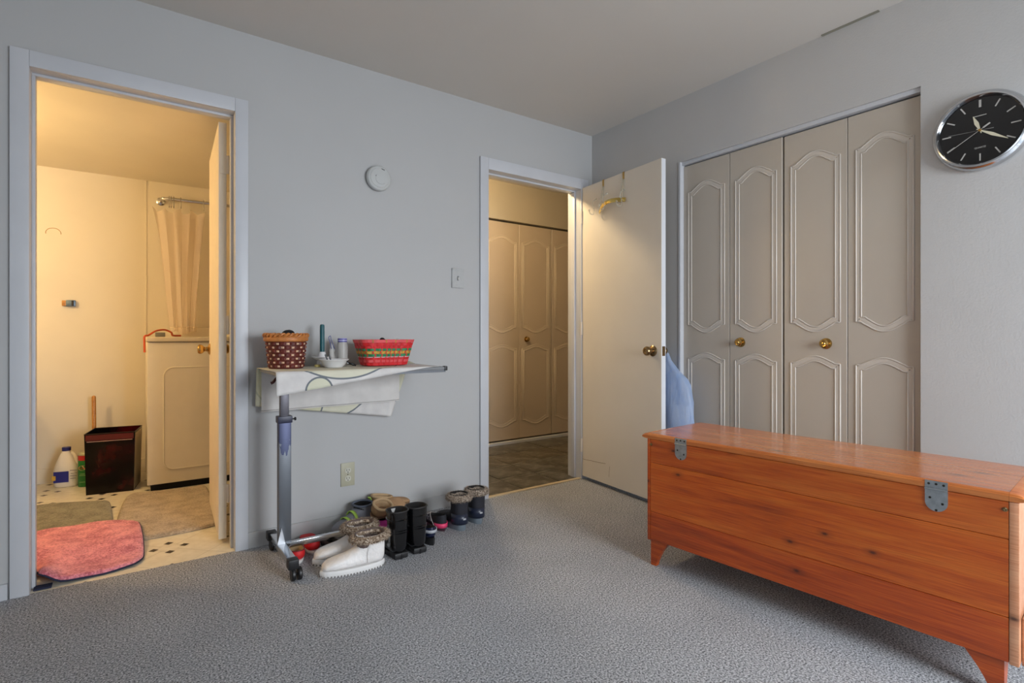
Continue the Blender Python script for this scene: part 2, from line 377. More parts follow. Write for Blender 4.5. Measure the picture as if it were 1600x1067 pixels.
struct('baseboard_left', bm, M['trim'], 'white baseboard end left of the bathroom casing', 'baseboard')
bm = nb(); box(bm, -0.009, 0, -4.6, -1.97, 0, 0.075)
struct('baseboard_right', bm, M['wall'], 'thin painted baseboard below the wall clock', 'baseboard')
# closet opening trim: thin jamb edge and head track
t = thing('trim_3', 'thin white jamb strips and head track of the bifold closet', 'closet trim', kind='structure')
obj('jamb', bx(-0.004, 0.11, -0.760, -0.748, 0, 2.052), M['trim'], t)
obj('track', bx(0.012, 0.075, -1.955, -0.76, 2.034, 2.052), M['trim'], t)

# ------------------------------------------------------------------ provincial bifold doors
def panel_path(x0, x1, yb, yt, rt, rb, n=40):
    def h(s):
        sm = lambda a, b, q: max(0, min(1, (q - a) / (b - a)))
        if s < 0.36: return 0.30 * sm(0.16, 0.32, s) ** 1.5
        return 0.30 + 0.70 * math.sin(sm(0.36, 1.0, s) * PI / 2)
    P = []
    for i in range(n + 1):
        q = i / n; P.append((x0 + (x1 - x0) * q, yb - rb * h(min(q, 1 - q) * 2)))
    for i in range(n + 1):
        q = i / n; P.append((x1 - (x1 - x0) * q, yt + rt * h(min(q, 1 - q) * 2)))
    return P
def moulding(x0, x1, yb, yt, rt, rb):
    bm = nb()
    for off, r in ((0.0, 0.0044), (0.021, 0.0040)):
        p = panel_path(x0 + off, x1 - off, yb + off, yt - off, rt - off * 0.18, rb - off * 0.18)
        tube(bm, [(a, b, 0.0) for a, b in p], r, 6, True, up=(0, 0, 1))
    p = panel_path(x0 + 0.0105, x1 - 0.0105, yb + 0.0105, yt - 0.0105, rt, rb)
    tube(bm, [(a, b, 0.0) for a, b in p], 0.011, 6, True, flat=0.22, up=(0, 0, 1))
    return bm
def knob_bm(bm, mtx, s=1.0):
    return lathe(bm, [(r * s * 1.12, z * s * .9) for r, z in ((0.0235, 0), (0.0235, 0.003), (0.010, 0.007), (0.008, 0.014), (0.013, 0.02), (0.0185, 0.026), (0.0185, 0.032), (0.013, 0.037), (0.008, 0.036), (0.006, 0.039), (0.001, 0.040))], 20, mtx)
def bifold(name, label, mtx, leaves, ztop, zbot, ms, knobs, pan):
    t = thing(name, label, 'closet door', kind='structure', mtx=mtx)
    (up_t, up_b, lo_t, lo_b, rise) = pan
    for i, (a, b) in enumerate(leaves):
        lf = obj('leaf', bx(a + 0.0015, b - 0.0015, zbot, ztop, -0.028, 0.0, bevel=0.0015, seg=1), M[ms[0]], t, False)
        m0, m1 = a + 0.036, b - 0.032
        obj('moulding', moulding(m0, m1, up_b, up_t, rise, rise * 0.95), M[ms[1]], lf, True, angle=1.2)
        obj('moulding', moulding(m0, m1, lo_b, lo_t, rise * 0.75, rise * 0.95), M[ms[1]], lf, True, angle=1.2)
        for (li, kx, kz) in knobs:
            if li == i: obj('knob', knob_bm(nb(), Matrix.Translation((kx, kz, 0))), M['brass'], lf, True, label='round brass knob')
    return t
PAN = (1.865, 1.072, 0.873, 0.22, 0.047)
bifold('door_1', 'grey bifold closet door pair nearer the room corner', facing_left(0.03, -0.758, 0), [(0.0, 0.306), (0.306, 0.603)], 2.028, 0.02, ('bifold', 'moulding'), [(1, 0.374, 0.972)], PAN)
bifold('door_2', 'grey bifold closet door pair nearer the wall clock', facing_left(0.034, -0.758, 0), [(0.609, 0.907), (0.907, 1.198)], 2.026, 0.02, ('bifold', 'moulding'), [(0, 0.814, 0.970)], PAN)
HP = (1.90, 1.085, 0.885, 0.20, 0.05)
bifold('door_3', 'tan bifold hall closet door pair seen through the doorway', facing_front(-0.075, 1.33, 0), [(0.0, 0.399), (0.399, 0.797)], 2.074, 0.03, ('hall_bifold', 'hall_moulding'), [(1, 0.487, 0.975)], HP)
bifold('door_4', 'second tan bifold hall closet pair past the dark seam', facing_front(-0.075, 1.33, 0), [(0.803, 1.202), (1.202, 1.60)], 2.074, 0.03, ('hall_bifold', 'hall_moulding'), [(0, 1.12, 0.975)], HP)

# ------------------------------------------------------------------ flat slab doors
def door_knob(bm, mtx):
    return lathe(bm, [(0.032, 0), (0.033, 0.004), (0.026, 0.010), (0.014, 0.014), (0.012, 0.026), (0.020, 0.034), (0.027, 0.044), (0.0275, 0.054), (0.022, 0.062), (0.012, 0.064), (0.009, 0.062), (0.001, 0.063)], 26, mtx)
def slab_door(name, label, loc, rz, W, z0, z1, mats, kz, metal):
    # local: x along the width from the hinge, y = thickness away from the visible face
    t = thing(name, label, 'door', loc, rz, kind='structure')
    obj('slab', bx(0.004, W, 0, 0.035, z0, z1, bevel=0.0015, seg=1), mats[0], t)
    obj('edge_band', bx(W - 0.0008, W + 0.0008, 0.0015, 0.0335, z0 + 0.002, z1 - 0.002), mats[1], t, label='white painted edge of the door')
    kx = W - 0.066
    obj('knob', door_knob(nb(), Matrix(((1, 0, 0, kx), (0, 0, -1, 0), (0, 1, 0, kz), (0, 0, 0, 1)))), metal, t, True)
    obj('knob', door_knob(nb(), Matrix(((1, 0, 0, kx), (0, 0, 1, 0.035), (0, -1, 0, kz), (0, 0, 0, 1)))), metal, t, True)
    obj('latch_plate', bx(W, W + 0.0015, 0.006, 0.029, kz - 0.028, kz + 0.028), metal, t)
    for hz in (0.24, 1.06, 1.84):
        bmh = nb(); tube(bmh, [(0.0, -0.006, hz - 0.045), (0.0, -0.006, hz + 0.045)], 0.006, 8); box(bmh, -0.0005, 0.004, 0.0, 0.03, hz - 0.045, hz + 0.045)
        obj('hinge', bmh, mats[0], t, True)
    return t
# hall door stands open into the bedroom; local x = (-cos85,-sin85)
slab_door('door_5', 'open cream slab door with brass knob beside the hall doorway', (-0.112, -0.018, 0), math.radians(180 + 85), 0.745, 0.026, 2.045, (M['door'], M['door_edge']), 0.918, M['antique_brass'])
# bathroom door stands open into the bathroom
d6 = slab_door('door_6', 'open cream bathroom door seen almost edge on', (-2.313, 0.135, 0), math.radians(87.4), 0.70, 0.02, 2.045, (M['bath_door'], M['bath_door']), 0.93, M['brass'])

# ------------------------------------------------------------------ cedar chest (hinged side towards the camera)
ch = thing('cedar_chest', 'long orange-red cedar chest with grey hinges in front of the closet', 'chest', (-0.835, -1.219, 0), math.atan2(-0.9966, 0.082))
LB, DB, ZB, ZT = 1.172, 0.435, 0.115, 0.555
seams = [(ZB, 0.238), (0.238, 0.452), (0.452, ZT)]
for (z0, z1), m in zip(seams, M['cedar']):
    obj('plank', bx(0.012, LB - 0.002, 0.0, 0.02, z0 + 0.0006, z1 - 0.0006, bevel=0.0012, seg=1), m, ch)
obj('front_panel', bx(0.012, LB - 0.002, DB - 0.02, DB, ZB, ZT), M['cedar'][1], ch)
obj('bottom_panel', bx(0.02, LB - 0.01, 0.02, DB - 0.02, ZB + 0.006, ZB + 0.022), M['cedar_end_lit'], ch)
obj('end_board', bx(-0.004, 0.0115, 0.0, DB, ZB - 0.004, ZT, bevel=0.002), M['cedar'][0], ch, True)
obj('end_board', bx(LB - 0.0015, LB + 0.02, -0.001, DB, ZB - 0.004, ZT, bevel=0.004), M['cedar_end_lit'], ch, True, label='end board coloured pale for the window light on it')
obj('end_skirt', bx(LB + 0.0205, LB + 0.036, 0.03, DB, ZB - 0.01, 0.235, bevel=0.005), M['cedar_end_lit'], ch, True)
def bracket(flip):   # curved bracket foot in the plane of the back, x outwards from the corner
    top, bot = 0.088, 0.026
    P = [(0, 0.0), (0, 0.114), (top, 0.114)] + [(top - (top - bot) * (1 - (1 - q) ** 1.5), 0.114 * (1 - q)) for q in (0.2, 0.4, 0.6, 0.8, 0.95, 1.0)]
    return P if not flip else [(-x, z) for x, z in P]
def foot(x, y0, y1, flip):
    bm = nb(); P = bracket(flip); prism(bm, P, y0, y1, Matrix(((1, 0, 0, x), (0, 0, 1, 0), (0, 1, 0, 0), (0, 0, 0, 1)))); return bm
for x, fl_ in ((0.006, False), (LB - 0.012, True)):
    for y0, y1 in ((0.012, 0.034), (DB - 0.034, DB - 0.012)):
        b = foot(x, y0, y1, fl_)
        # return of the foot along the end of the chest
        s0, s1 = (0.006, 0.024) if not fl_ else (LB - 0.03, LB - 0.012)
        ya, sg = (0.034, 1) if y0 < 0.2 else (DB - 0.034, -1)
        prism(b, [(ya, 0), (ya, 0.114), (ya + sg * 0.06, 0.114), (ya + sg * 0.03, 0.05), (ya + sg * 0.005, 0.0)], s0, s1, Matrix(((0, 0, 1, 0), (1, 0, 0, 0), (0, 1, 0, 0), (0, 0, 0, 1))))
        obj('foot', b, M['cedar'][0], ch)
# lid: one long board between two rounded cleats
def lid_profile(y0, y1, z0, z1, r=0.008):
    return [(y0, z0), (y1, z0), (y1 + 0.004, (z0 + z1) / 2), (y1, z1 - 0.002), (y1 - 0.01, z1), (y0 + r, z1), (y0 + 0.002, z1 - 0.003), (y0 - 0.001, z1 - 0.009)]
MX = Matrix(((0, 0, 1, 0), (1, 0, 0, 0), (0, 1, 0, 0), (0, 0, 0, 1)))
bm = nb(); prism(bm, lid_profile(-0.002, DB + 0.008, ZT + 0.001, 0.580), 0.004, LB - 0.001, MX)
lid = obj('lid', bm, M['cedar_top_sheen'], ch)
for xa, xb in ((0.0035, -0.030), (LB - 0.0005, LB + 0.034)):
    bm = nb(); rings = []
    for q, sh in ((0, 1.0), (0.35, 0.96), (0.7, 0.78), (0.9, 0.5), (1.0, 0.25)):
        x = xa + (xb - xa) * q; zc = ZT + 0.001 + 0.0245 * 0.30; pr_ = lid_profile(-0.002, DB + 0.008, ZT + 0.001, 0.580)
        rings.append([(x, y, zc + (z - zc) * sh) for y, z in pr_])
    loft(bm, rings); obj('lid_cleat', bm, M['cedar_top_sheen'], ch, True, angle=0.5)
def hinge(xc, w_):
    bm = nb(); P = [(-w_, 0.0)] + [(w_ * math.cos(a), -0.035 + w_ * math.sin(a)) for a in [PI + PI * i / 14 for i in range(15)]] + [(w_, 0.0)]
    prism(bm, P, 0, 0.0022, Matrix(((1, 0, 0, xc), (0, 0, -1, -0.0005), (0, 1, 0, 0.551), (0, 0, 0, 1))))
    box(bm, xc - w_, xc + w_, -0.0032, -0.001, 0.5575, 0.5785)
    tube(bm, [(xc - w_, -0.004, 0.5543), (xc + w_, -0.004, 0.5543)], 0.0034, 10)
    h = obj('hinge', bm, M['steel'], ch, True, label='grey rounded steel hinge')
    for dx, z in ((-w_ * .65, 0.569), (0, 0.570), (w_ * .65, 0.569), (-w_ * .55, 0.528), (w_ * .55, 0.514), (0, 0.493)):
        obj('screw', lathe(nb(), [(0.0034, 0), (0.0034, 0.001), (0.001, 0.0014)], 10, Matrix(((1, 0, 0, xc + dx), (0, 0, -1, -0.0026 if z < .55 else -0.0034), (0, 1, 0, z), (0, 0, 0, 1)))), M['screw'], h, True)
hinge(0.163, 0.027); hinge(1.013, 0.027)
for x, z in ((1.163, 0.532), (0.016, 0.532)):
    obj('screw', lathe(nb(), [(0.0065, 0), (0.006, 0.002), (0.003, 0.003), (0.001, 0.002)], 14, Matrix(((1, 0, 0, x), (0, 0, -1, 0), (0, 1, 0, z), (0, 0, 0, 1)))), M['antique_brass'], ch, True)

# ------------------------------------------------------------------ wall clock
ck = thing('wall_clock', 'round black wall clock with silver rim right of the closet', 'clock', mtx=facing_left(0.0, -2.156, 1.800))
R = 0.152
obj('rim', lathe(nb(), [(R * .93, 0.0), (R * .995, 0.004), (R, 0.014), (R * .985, 0.024), (R * .955, 0.031), (R * .93, 0.033), (R * .905, 0.040), (R * .875, 0.041), (R * .845, 0.034), (R * .84, 0.022), (R * .83, 0.020), (R * .5, 0.019), (0.001, 0.019)], 72), M['chrome'], ck, True, label='polished silver double rim')
n_ = NT('clock_dial'); n_.set(**{'Base Color': lin(9, 9, 12), 'Roughness': 0.16, 'Coat Weight': 0.6}); 
obj('dial', lathe(nb(), [(R * .842, 0.019), (R * .842, 0.0215), (0.001, 0.0215)], 64), n_.m, ck, label='glossy black dial')
silver = plain('marker_silver', (190, 188, 184), 0.35, 0.3); cream = plain('hand_cream', (206, 200, 176), 0.5)
for k in range(12):
    a = k * PI / 6; w_ = 0.0036 if k == 0 else 0.0022; l_ = 0.028
    m_ = Matrix.Rotation(-a, 4, 'Z') @ Matrix.Translation((0, R * .68, 0.0216))
    obj('hour_marker', bx(-w_, w_, -l_ / 2, l_ / 2, 0, 0.0012, mtx=m_), silver, ck)
def hand(name, ang, L, wmax, tail, z, mat, at=0.4):
    P = [(-0.0016, -tail), (0.0016, -tail), (wmax * .3, 0), (wmax, L * at), (0.0009, L), (-0.0009, L), (-wmax, L * at), (-wmax * .3, 0)]
    obj(name, prism(nb(), P, z, z + 0.001, Matrix.Rotation(-math.radians(ang), 4, 'Z')), mat, ck)
hand('hour_hand', 340.5, 0.062, 0.0068, 0.012, 0.0225, cream, 0.5)
hand('minute_hand', 124, 0.098, 0.0058, 0.012, 0.0240, cream, 0.45)
hand('second_hand', 238, 0.118, 0.0011, 0.024, 0.0255, silver)
hand('thin_line', 273, 0.098, 0.0007, 0.040, 0.0218, plain('dim_silver', (120, 118, 116), 0.5))  # thin grey line across the dial, below the hands
obj('counterweight', bx(-0.003, 0.003, -0.036, -0.012, 0.0255, 0.0268, mtx=Matrix.Rotation(-math.radians(238), 4, 'Z'), bevel=0.0004), silver, ck)
obj('hub', lathe(nb(), [(0.0052, 0.0216), (0.0052, 0.0265), (0.003, 0.028), (0.001, 0.028)], 18), M['brass'], ck, True)
def text(name, s, size, mtx, mat, parent, ext=0.0004):
    cu = bpy.data.curves.new(name, 'FONT'); cu.body = s; cu.size = size; cu.align_x = 'CENTER'; cu.align_y = 'CENTER'; cu.extrude = ext
    tmp = bpy.data.objects.new(name, cu); C.objects.link(tmp)
    dg = bpy.context.evaluated_depsgraph_get(); me = bpy.data.meshes.new_from_object(tmp.evaluated_get(dg))
    bpy.data.objects.remove(tmp); me.materials.clear(); me.materials.append(mat)
    o = bpy.data.objects.new(name, me); C.objects.link(o); o.parent = parent; o.matrix_local = mtx
    return o
text('lettering', 'QUARTZ', 0.0085, Matrix.Translation((0, -0.066, 0.0219)), silver, ck)
obj('lettering', bx(-0.019, 0.019, 0.0555, 0.0580, 0.0216, 0.0222), silver, ck, label='short silver line of tiny script')

# ------------------------------------------------------------------ wall fittings
sm = thing('smoke_detector', 'round white smoke detector high on the wall', 'smoke detector', mtx=facing_front(-1.603, 0, 1.858))
obj('mounting_plate', lathe(nb(), [(0.062, 0), (0.062, 0.008), (0.001, 0.008)], 40), M['white_plastic'], sm, True)
obj('cover', lathe(nb(), [(0.0655, 0.0085), (0.0675, 0.012), (0.0675, 0.026), (0.063, 0.033), (0.055, 0.036), (0.052, 0.0355), (0.050, 0.0375), (0.034, 0.039), (0.001, 0.0395)], 48), M['white_plastic'], sm, True, angle=0.5)
for a in (62, 78, 70):
    obj('vent_slot', bx(-0.009, 0.009, -0.0018, 0.0018, 0, 0.001, mtx=Matrix.Translation((0.018, 0.040 + (a - 70) * .0009, 0.0368)) @ Matrix.Rotation(-0.3, 4, 'Z')), M['black'], sm)
obj('indicator_light', lathe(nb(), [(0.0025, 0), (0.002, 0.001), (0.0005, 0.0014)], 10, Matrix.Translation((-0.022, 0.008, 0.039))), M['black'], sm)
obj('cover_groove', tube(nb(), [(0.03 * math.cos(a) + .006, 0.03 * math.sin(a) - .004, 0.0392) for a in [PI * (0.75 + 1.0 * i / 16) for i in range(17)]], 0.0008, 6), plain('groove_grey', (150, 152, 152), 0.6), sm)
sw = thing('light_switch', 'painted-over light switch plate beside the hall doorway', 'light switch', mtx=facing_front(-1.105, 0, 1.351))
bm = bx(-0.040, 0.040, -0.058, 0.058, 0, 0.007, bevel=0.0025)
bmesh.ops.subdivide_edges(bm, edges=bm.edges[:], cuts=2, use_grid_fill=True)
for v in bm.verts:
    if v.co.z > 0.001: v.co += Vector((random.uniform(-1, 1), random.uniform(-1, 1), random.uniform(-.6, .6))) * 0.0012
pw = plain('lumpy_painted_plate', (181, 182, 182), 0.5, var=0.03, bump=1.0, bs=110, bd=0.004)
obj('plate', bm, pw, sw, True)
obj('toggle', bx(-0.0045, 0.0045, -0.011, 0.005, 0.006, 0.017, bevel=0.0015), M['white_plastic'], sw, True)
obj('toggle_slot', bx(-0.0055, 0.0055, -0.013, 0.013, 0.0065, 0.0085), plain('slot_grey', (120, 120, 120), 0.7), sw)
ot = thing('wall_outlet', 'beige double power outlet above the row of shoes', 'outlet', mtx=facing_front(-1.766, 0, 0.280))
obj('plate', bx(-0.0365, 0.0365, -0.061, 0.061, 0, 0.006, bevel=0.0025), M['beige_plastic'], ot, True)
for z in (0.021, -0.021):
    P = [(0.0165 * max(-.86, min(.86, math.cos(a))) / .86 * .95, 0.0145 * math.sin(a)) for a in [2 * PI * i / 28 for i in range(28)]]
    r_ = obj('receptacle', prism(nb(), P, 0.006, 0.0085, Matrix.Translation((0, z, 0))), plain('receptacle_ivory', (196, 194, 180), 0.4), ot, label='pale receptacle face')
    for dx, h_ in ((-0.0065, 0.0042), (0.0065, 0.0036)):
        obj('slot', bx(dx - .0013, dx + .0013, z + 0.002 - h_, z + .003 + h_, 0.0084, 0.0089), M['black'], r_)
    obj('ground_hole', lathe(nb(), [(0.0026, 0), (0.0026, 0.0004), (0.0004, 0.0004)], 12, Matrix.Translation((0, z - 0.0085, 0.0085))), M['black'], r_)
obj('screw', lathe(nb(), [(0.003, 0), (0.0025, 0.001), (0.0004, 0.001)], 12, Matrix.Translation((0, 0, 0.006))), M['screw'], ot, True)

# ------------------------------------------------------------------ brass hook rack over the open door (door frame of reference)
hk = thing('door_hook_rack', 'brass and clear over-door hook rack hanging on the open door', 'hook rack', (-0.112, -0.018, 0), math.radians(265))
n_ = NT('clear_acrylic'); n_.set(**{'Base Color': lin(236, 236, 228), 'Roughness': 0.08, 'Transmission Weight': 0.85, 'IOR': 1.45}); clear = n_.m
wire = plain('pale_wire', (206, 200, 176), 0.25, 0.7)
for u in (0.228, 0.424):
    bm = nb(); box(bm, u - .008, u + .008, -0.0022, -0.0006, 2.000, 2.0475); box(bm, u - .008, u + .008, -0.0022, 0.0370, 2.0465, 2.0481); box(bm, u - .008, u + .008, 0.0355, 0.0370, 2.015, 2.0475)
    obj('strap', bm, M['brass'], hk, label='brass over-door strap')
    for sg in (-1, 1):
        obj('hanger_wire', tube(nb(), catmull([(u + sg * .004, -0.003, 2.004), (u + sg * .008, -0.006, 1.96), (u + sg * .010, -0.012, 1.92), (u + sg * .022, -0.020, 1.86)], 5), 0.0021, 6), wire, hk, True)
arc = [(0.20 + 0.255 * q, -0.012 - 0.045 * math.sin(PI * q), 1.834 + 0.020 * math.sin(PI * q) + .030 * q) for q in [i / 14 for i in range(15)]]
obj('hook_bar', tube(nb(), arc, 0.0135, 8, flat=0.22, up=(0, 1, 0)), plain('bright_brass', (226, 196, 112), 0.22, 0.9, var=.06), hk, True, label='bowed brass bar')
for u, yo in ((0.175, -0.03), (0.315, -0.062), (0.445, -0.03)):
    h = obj('hook', tube(nb(), catmull([(u + .01, yo + .008, 1.925), (u + .004, yo - .02, 1.90), (u, yo - .004, 1.85), (u, yo - .012, 1.822), (u - .004, yo - .035, 1.825), (u - .006, yo - .042, 1.845)], 6), 0.0032, 8), clear, hk, True, label='clear hook with ball ends')
    for p in ((u + .01, yo + .008, 1.925), (u - .006, yo - .042, 1.848)):
        obj('ball_end', lathe(nb(), [(0.0065 * math.sin(PI * q) + .0002, -0.0065 * math.cos(PI * q)) for q in [i / 8 for i in range(9)]], 12, Matrix.Translation(p)), clear, h, True)

# ------------------------------------------------------------------ blue plastic bag on the back knob of the open door
bg = thing('plastic_bag', 'blue plastic bag hanging behind the open door', 'bag', (-0.066, -0.735, 0))
n_ = NT('blue_film'); v_ = n_.coords((1, 1, 0.35)); n_.set(**{'Base Color': n_.ramp(n_.noise(v_, 26, 4), [(0.3, lin(176, 206, 250)), (0.7, lin(230, 240, 255))]), 'Roughness': 0.3, 'Alpha': 0.62})
tl_ = n_.n('ShaderNodeBsdfTranslucent'); tl_.inputs[0].default_value = lin(200, 222, 255); ax_ = n_.n('ShaderNodeMixShader'); ax_.inputs[0].default_value = 0.4
n_.l(n_.b.outputs[0], ax_.inputs[1]); n_.l(tl_.outputs[0], ax_.inputs[2]); n_.l(ax_.outputs[0], n_.out.inputs[0])
n_.set(**{'IOR': 1.45}); n_.bump(n_.noise(v_, 40, 4), 0.8, 0.01)
rings = []
for z, hx, hy, oy in ((0.36, .006, .03, -.045), (0.362, .034, .085, -.045), (0.40, .046, .108, -.047), (0.50, .050, .115, -.05), (0.62, .048, .110, -.048), (0.72, .042, .098, -.04), (0.755, .036, .082, -.035), (0.80, .026, .05, -.012), (0.86, .016, .026, .018), (0.905, .010, .014, .026)):
    rings.append([(hx * math.cos(a) * (1 + .10 * math.sin(5 * a + z * 9)), oy + hy * math.sin(a) * (1 + .05 * math.sin(7 * a + z * 14)), z) for a in [2 * PI * k / 36 for k in range(36)]])
obj('bag_film', loft(nb(), rings, cap1=False), n_.m, bg, True)
obj('bag_handle', tube(nb(), catmull([(0.0, .022, .895), (-0.008, 0.022, 0.93), (-0.016, 0.045, 0.945), (-0.010, 0.06, 0.925), (0.0, .03, .895)], 5), 0.0045, 6, flat=0.4), n_.m, bg, True)
bm = bx(-.026, .026, -.125, .02, 0.375, 0.60, bevel=0.012); bmesh.ops.subdivide_edges(bm, edges=bm.edges[:], cuts=1)
for v in bm.verts: v.co += Vector((random.uniform(-1, 1), random.uniform(-1, 1), random.uniform(-1, 1))) * .006
obj('bag_contents', bm, plain('white_paper', (214, 212, 212), 0.8, var=0.06, vs=30), bg, True, label='crumpled white paper inside')

# ------------------------------------------------------------------ overbed table
tb = thing('overbed_table', 'grey steel overbed table on casters against the wall', 'table', (-2.134, -0.25, 0))
n_ = NT('worn_blue_post'); v_ = n_.coords((3, 3, 1)); sp_ = n_.n('ShaderNodeSeparateXYZ'); tc_ = n_.n('ShaderNodeTexCoord'); n_.l(tc_.outputs['Object'], sp_.inputs[0])
hi_ = n_.math('MULTIPLY', n_.math('GREATER_THAN', n_.math('ADD', sp_.outputs[2], n_.math('MULTIPLY', n_.noise(v_, 7, 5), 0.45)), 0.75), 0.85)
n_.set(**{'Base Color': n_.mix(hi_, lin(104, 108, 114), lin(38, 44, 78)), 'Roughness': 0.38, 'Metallic': 0.55}); worn = n_.m
greysteel = plain('grey_steel', (96, 99, 104), 0.45, 0.6, var=0.06)
obj('column', bx(-0.0265, 0.0265, -0.020, 0.020, 0.085, 0.622, bevel=0.004), worn, tb, True)
obj('inner_column', bx(-0.0185, 0.0185, -0.013, 0.013, 0.622, 0.838, bevel=0.003), plain('inner_column', (92, 90, 96), 0.35, 0.7), tb, True)
cl = obj('collar', bx(-0.031, 0.031, -0.025, 0.025, 0.619, 0.650, bevel=0.004), plain('navy_collar', (30, 32, 60), 0.4), tb, True, label='dark blue locking collar')
obj('knob', tube(nb(), [(0.031, -0.012, 0.634), (0.041, -0.012, 0.634), (0.042, -0.012, 0.634), (0.048, -0.012, 0.634)], [0.0035, 0.0035, 0.008, 0.007], 12), M['black_plastic'], cl, True)
obj('base_bar', bx(-0.033, 0.003, -0.215, 0.185, 0.058, 0.086, bevel=0.004), M['chrome'], tb, True)
obj('base_rail', bx(0.003, 0.29, -0.028, -0.004, 0.063, 0.087, bevel=0.003), M['chrome'], tb, True)
obj('gusset', prism(nb(), [(-0.0335, 0.086), (0.0, 0.086), (-0.016, 0.16)], -0.026, -0.0205, Matrix(((1, 0, 0, 0), (0, 0, 1, 0), (0, 1, 0, 0), (0, 0, 0, 1)))), plain('brushed_gusset', (176, 179, 184), 0.45, 0.6), tb)
for (x, y) in ((-0.015, -0.222), (-0.02, 0.165), (0.289, -0.018)):
    cs = obj('caster', bx(x - .021, x + .021, y - .022, y + .022, 0.050, 0.0895, bevel=0.005), M['black_plastic'], tb, True)
    bm = nb()
    for dx in (-.013, .013): lathe(bm, [(0.004, -.008), (0.024, -.008), (0.0275, -.004), (0.0275, .004), (0.024, .008), (0.004, .008)], 22, Matrix.Translation((x + dx + .012, y - .008, .0275)) @ Matrix.Rotation(PI / 2, 4, 'Y'))
    tube(bm, [(x - .006, y - .008, .0275), (x + .03, y - .008, .0275)], .004, 8)
    obj('wheel', bm, M['black_plastic'], cs, True)
# world x -2.2..-1.41, y -0.42..-0.06 -> local
TX0, TX1, TY0, TY1 = -2.2 + 2.134, -1.405 + 2.134, -0.42 + 0.25, -0.06 + 0.25
obj('tabletop', bx(TX0, TX1, TY0, TY1, 0.838, 0.853, bevel=0.004), plain('grey_laminate', (126, 128, 130), 0.4), tb, True)
obj('edge_frame', bx(TX0 + .02, TX1 - .004, TY0 + .004, TY0 + .018, 0.826, 0.838), greysteel, tb)
obj('corner_cap', bx(TX1 - .012, TX1 + .004, TY0 - .004, TY0 + .024, 0.834, 0.8565, bevel=0.004), M['black_plastic'], tb, True, label='black corner cap')
obj('height_crank', tube(nb(), catmull([(-.03, -.02, .826), (-.045, -.045, .818), (-.056, -.052, .806), (-.064, -.05, .802)], 5), [0.006] * 15 + [0.008], 8), plain('dark_red_crank', (70, 26, 26), 0.4), tb, True, label='dark red crank handle')
# cloth
cw = thing('tablecloth', 'pale printed cloth laid askew over the overbed table', 'tablecloth', (0, 0, 0))
bm = nb(); uvl = bm.loops.layers.uv.new('UVMap'); NX, NY = 64, 60; A = math.radians(8.0); grid = {}; flat = {}
for i in range(NX + 1):
    for j in range(NY + 1):
        a, b = 0.76 * i / NX, 0.66 * j / NY
        fx = -2.203 + a * math.cos(A) - b * 0.02 - max(0, b - .42) * .42 * a; fv = -0.106 + a * math.sin(A) + b * math.cos(A)
        x, y, z = fx, -0.42 + fv, 0.8562; r = 0.012
        over = -fv if fv < 0 else (fv - 0.36 if fv > 0.36 else 0)
        if over > 0:
            s_ = -1 if fv < 0 else 1; y0 = -0.42 if fv < 0 else -0.06
            ang = min(over / r, PI / 2); rest = max(0, over - r * PI / 2)
            wv = 0.006 * math.sin(fx * 31 + 1.3) * min(1, rest * 9) + 0.003 * math.sin(fx * 67) * min(1, rest * 9)
            y = y0 + s_ * (r * math.sin(ang) * .8 + (abs(wv) if s_ > 0 else wv * .8)); z = 0.8562 - r * (1 - math.cos(ang)) - rest
            if s_ < 0: y -= .002
            if s_ > 0: y = min(y, -0.022)
        else:
            z += 0.0006 * math.sin(fx * 40) * math.sin(fv * 37)
            if fx > -1.60 and fv > 0.25: z += 0.02 * min(1, (fx + 1.60) / .1) * min(1, (fv - .25) / .1) * (0.6 + .4 * math.sin(fx * 60))
        grid[i, j] = bm.verts.new((x, y, z)); flat[i, j] = (fx + 2.2, fv)
for i in range(NX):
    for j in range(NY):
        q = [(i, j), (i + 1, j), (i + 1, j + 1), (i, j + 1)]; f = bm.faces.new([grid[k] for k in q])
        for lp, k in zip(f.loops, q): lp[uvl].uv = flat[k]
sheet = obj('cloth_sheet', bm, M['printed_cloth'], cw, True, angle=2.0)
so = sheet.modifiers.new('thickness', 'SOLIDIFY'); so.thickness = 0.0012; so.offset = 1
bm = nb(); rows = []
for j in range(13):
    rows.append([(-2.195 + 0.69 * i / 40, -0.0705 + 0.005 * math.sin(i * .5) * j / 12, 0.836 - 0.187 * j / 12 + .006 * i / 40 * j / 12) for i in range(41)])
loft(bm, rows, closed=False); ul = obj('under_cloth', bm, M['white_cloth'], cw, True, label='white under layer hanging by the wall')
bm = nb(); tube(bm, [(p[0], p[1] - .001, p[2] + .006) for p in rows[-1]], 0.0016, 6)
obj('hem_stitching', bm, plain('hem_thread', (164, 160, 156), 0.9), ul)

TZ = 0.8585
# wicker basket
def weave(bm, rings_fn, rows, cols, parity, out, zi=.12, ai=.06):
    for i in range(rows):
        for j in range(cols):
            if (i + j) % 2 != parity: continue
            z0, z1 = (i + zi) / rows, (i + 1 - zi) / rows; a0, a1 = 2 * PI * (j + ai) / cols, 2 * PI * (j + 1 - ai) / cols
            am = (a0 + a1) / 2; zm = (z0 + z1) / 2
            P = [rings_fn(a, z, o) for a, z, o in ((a0, z0, .0003), (a1, z0, .0003), (a1, z1, .0003), (a0, z1, .0003))]; Q = rings_fn(am, zm, out)
            Q2 = [rings_fn(am + (a - am) * .45, zm + (z - zm) * .7, out) for a, z in ((a0, z0), (a1, z0), (a1, z1), (a0, z1))]
            v = [bm.verts.new(p) for p in P]; u = [bm.verts.new(p) for p in Q2]
            for k in range(4): bm.faces.new((v[k], v[(k + 1) % 4], u[(k + 1) % 4], u[k]))
            bm.faces.new(u)
    return bm
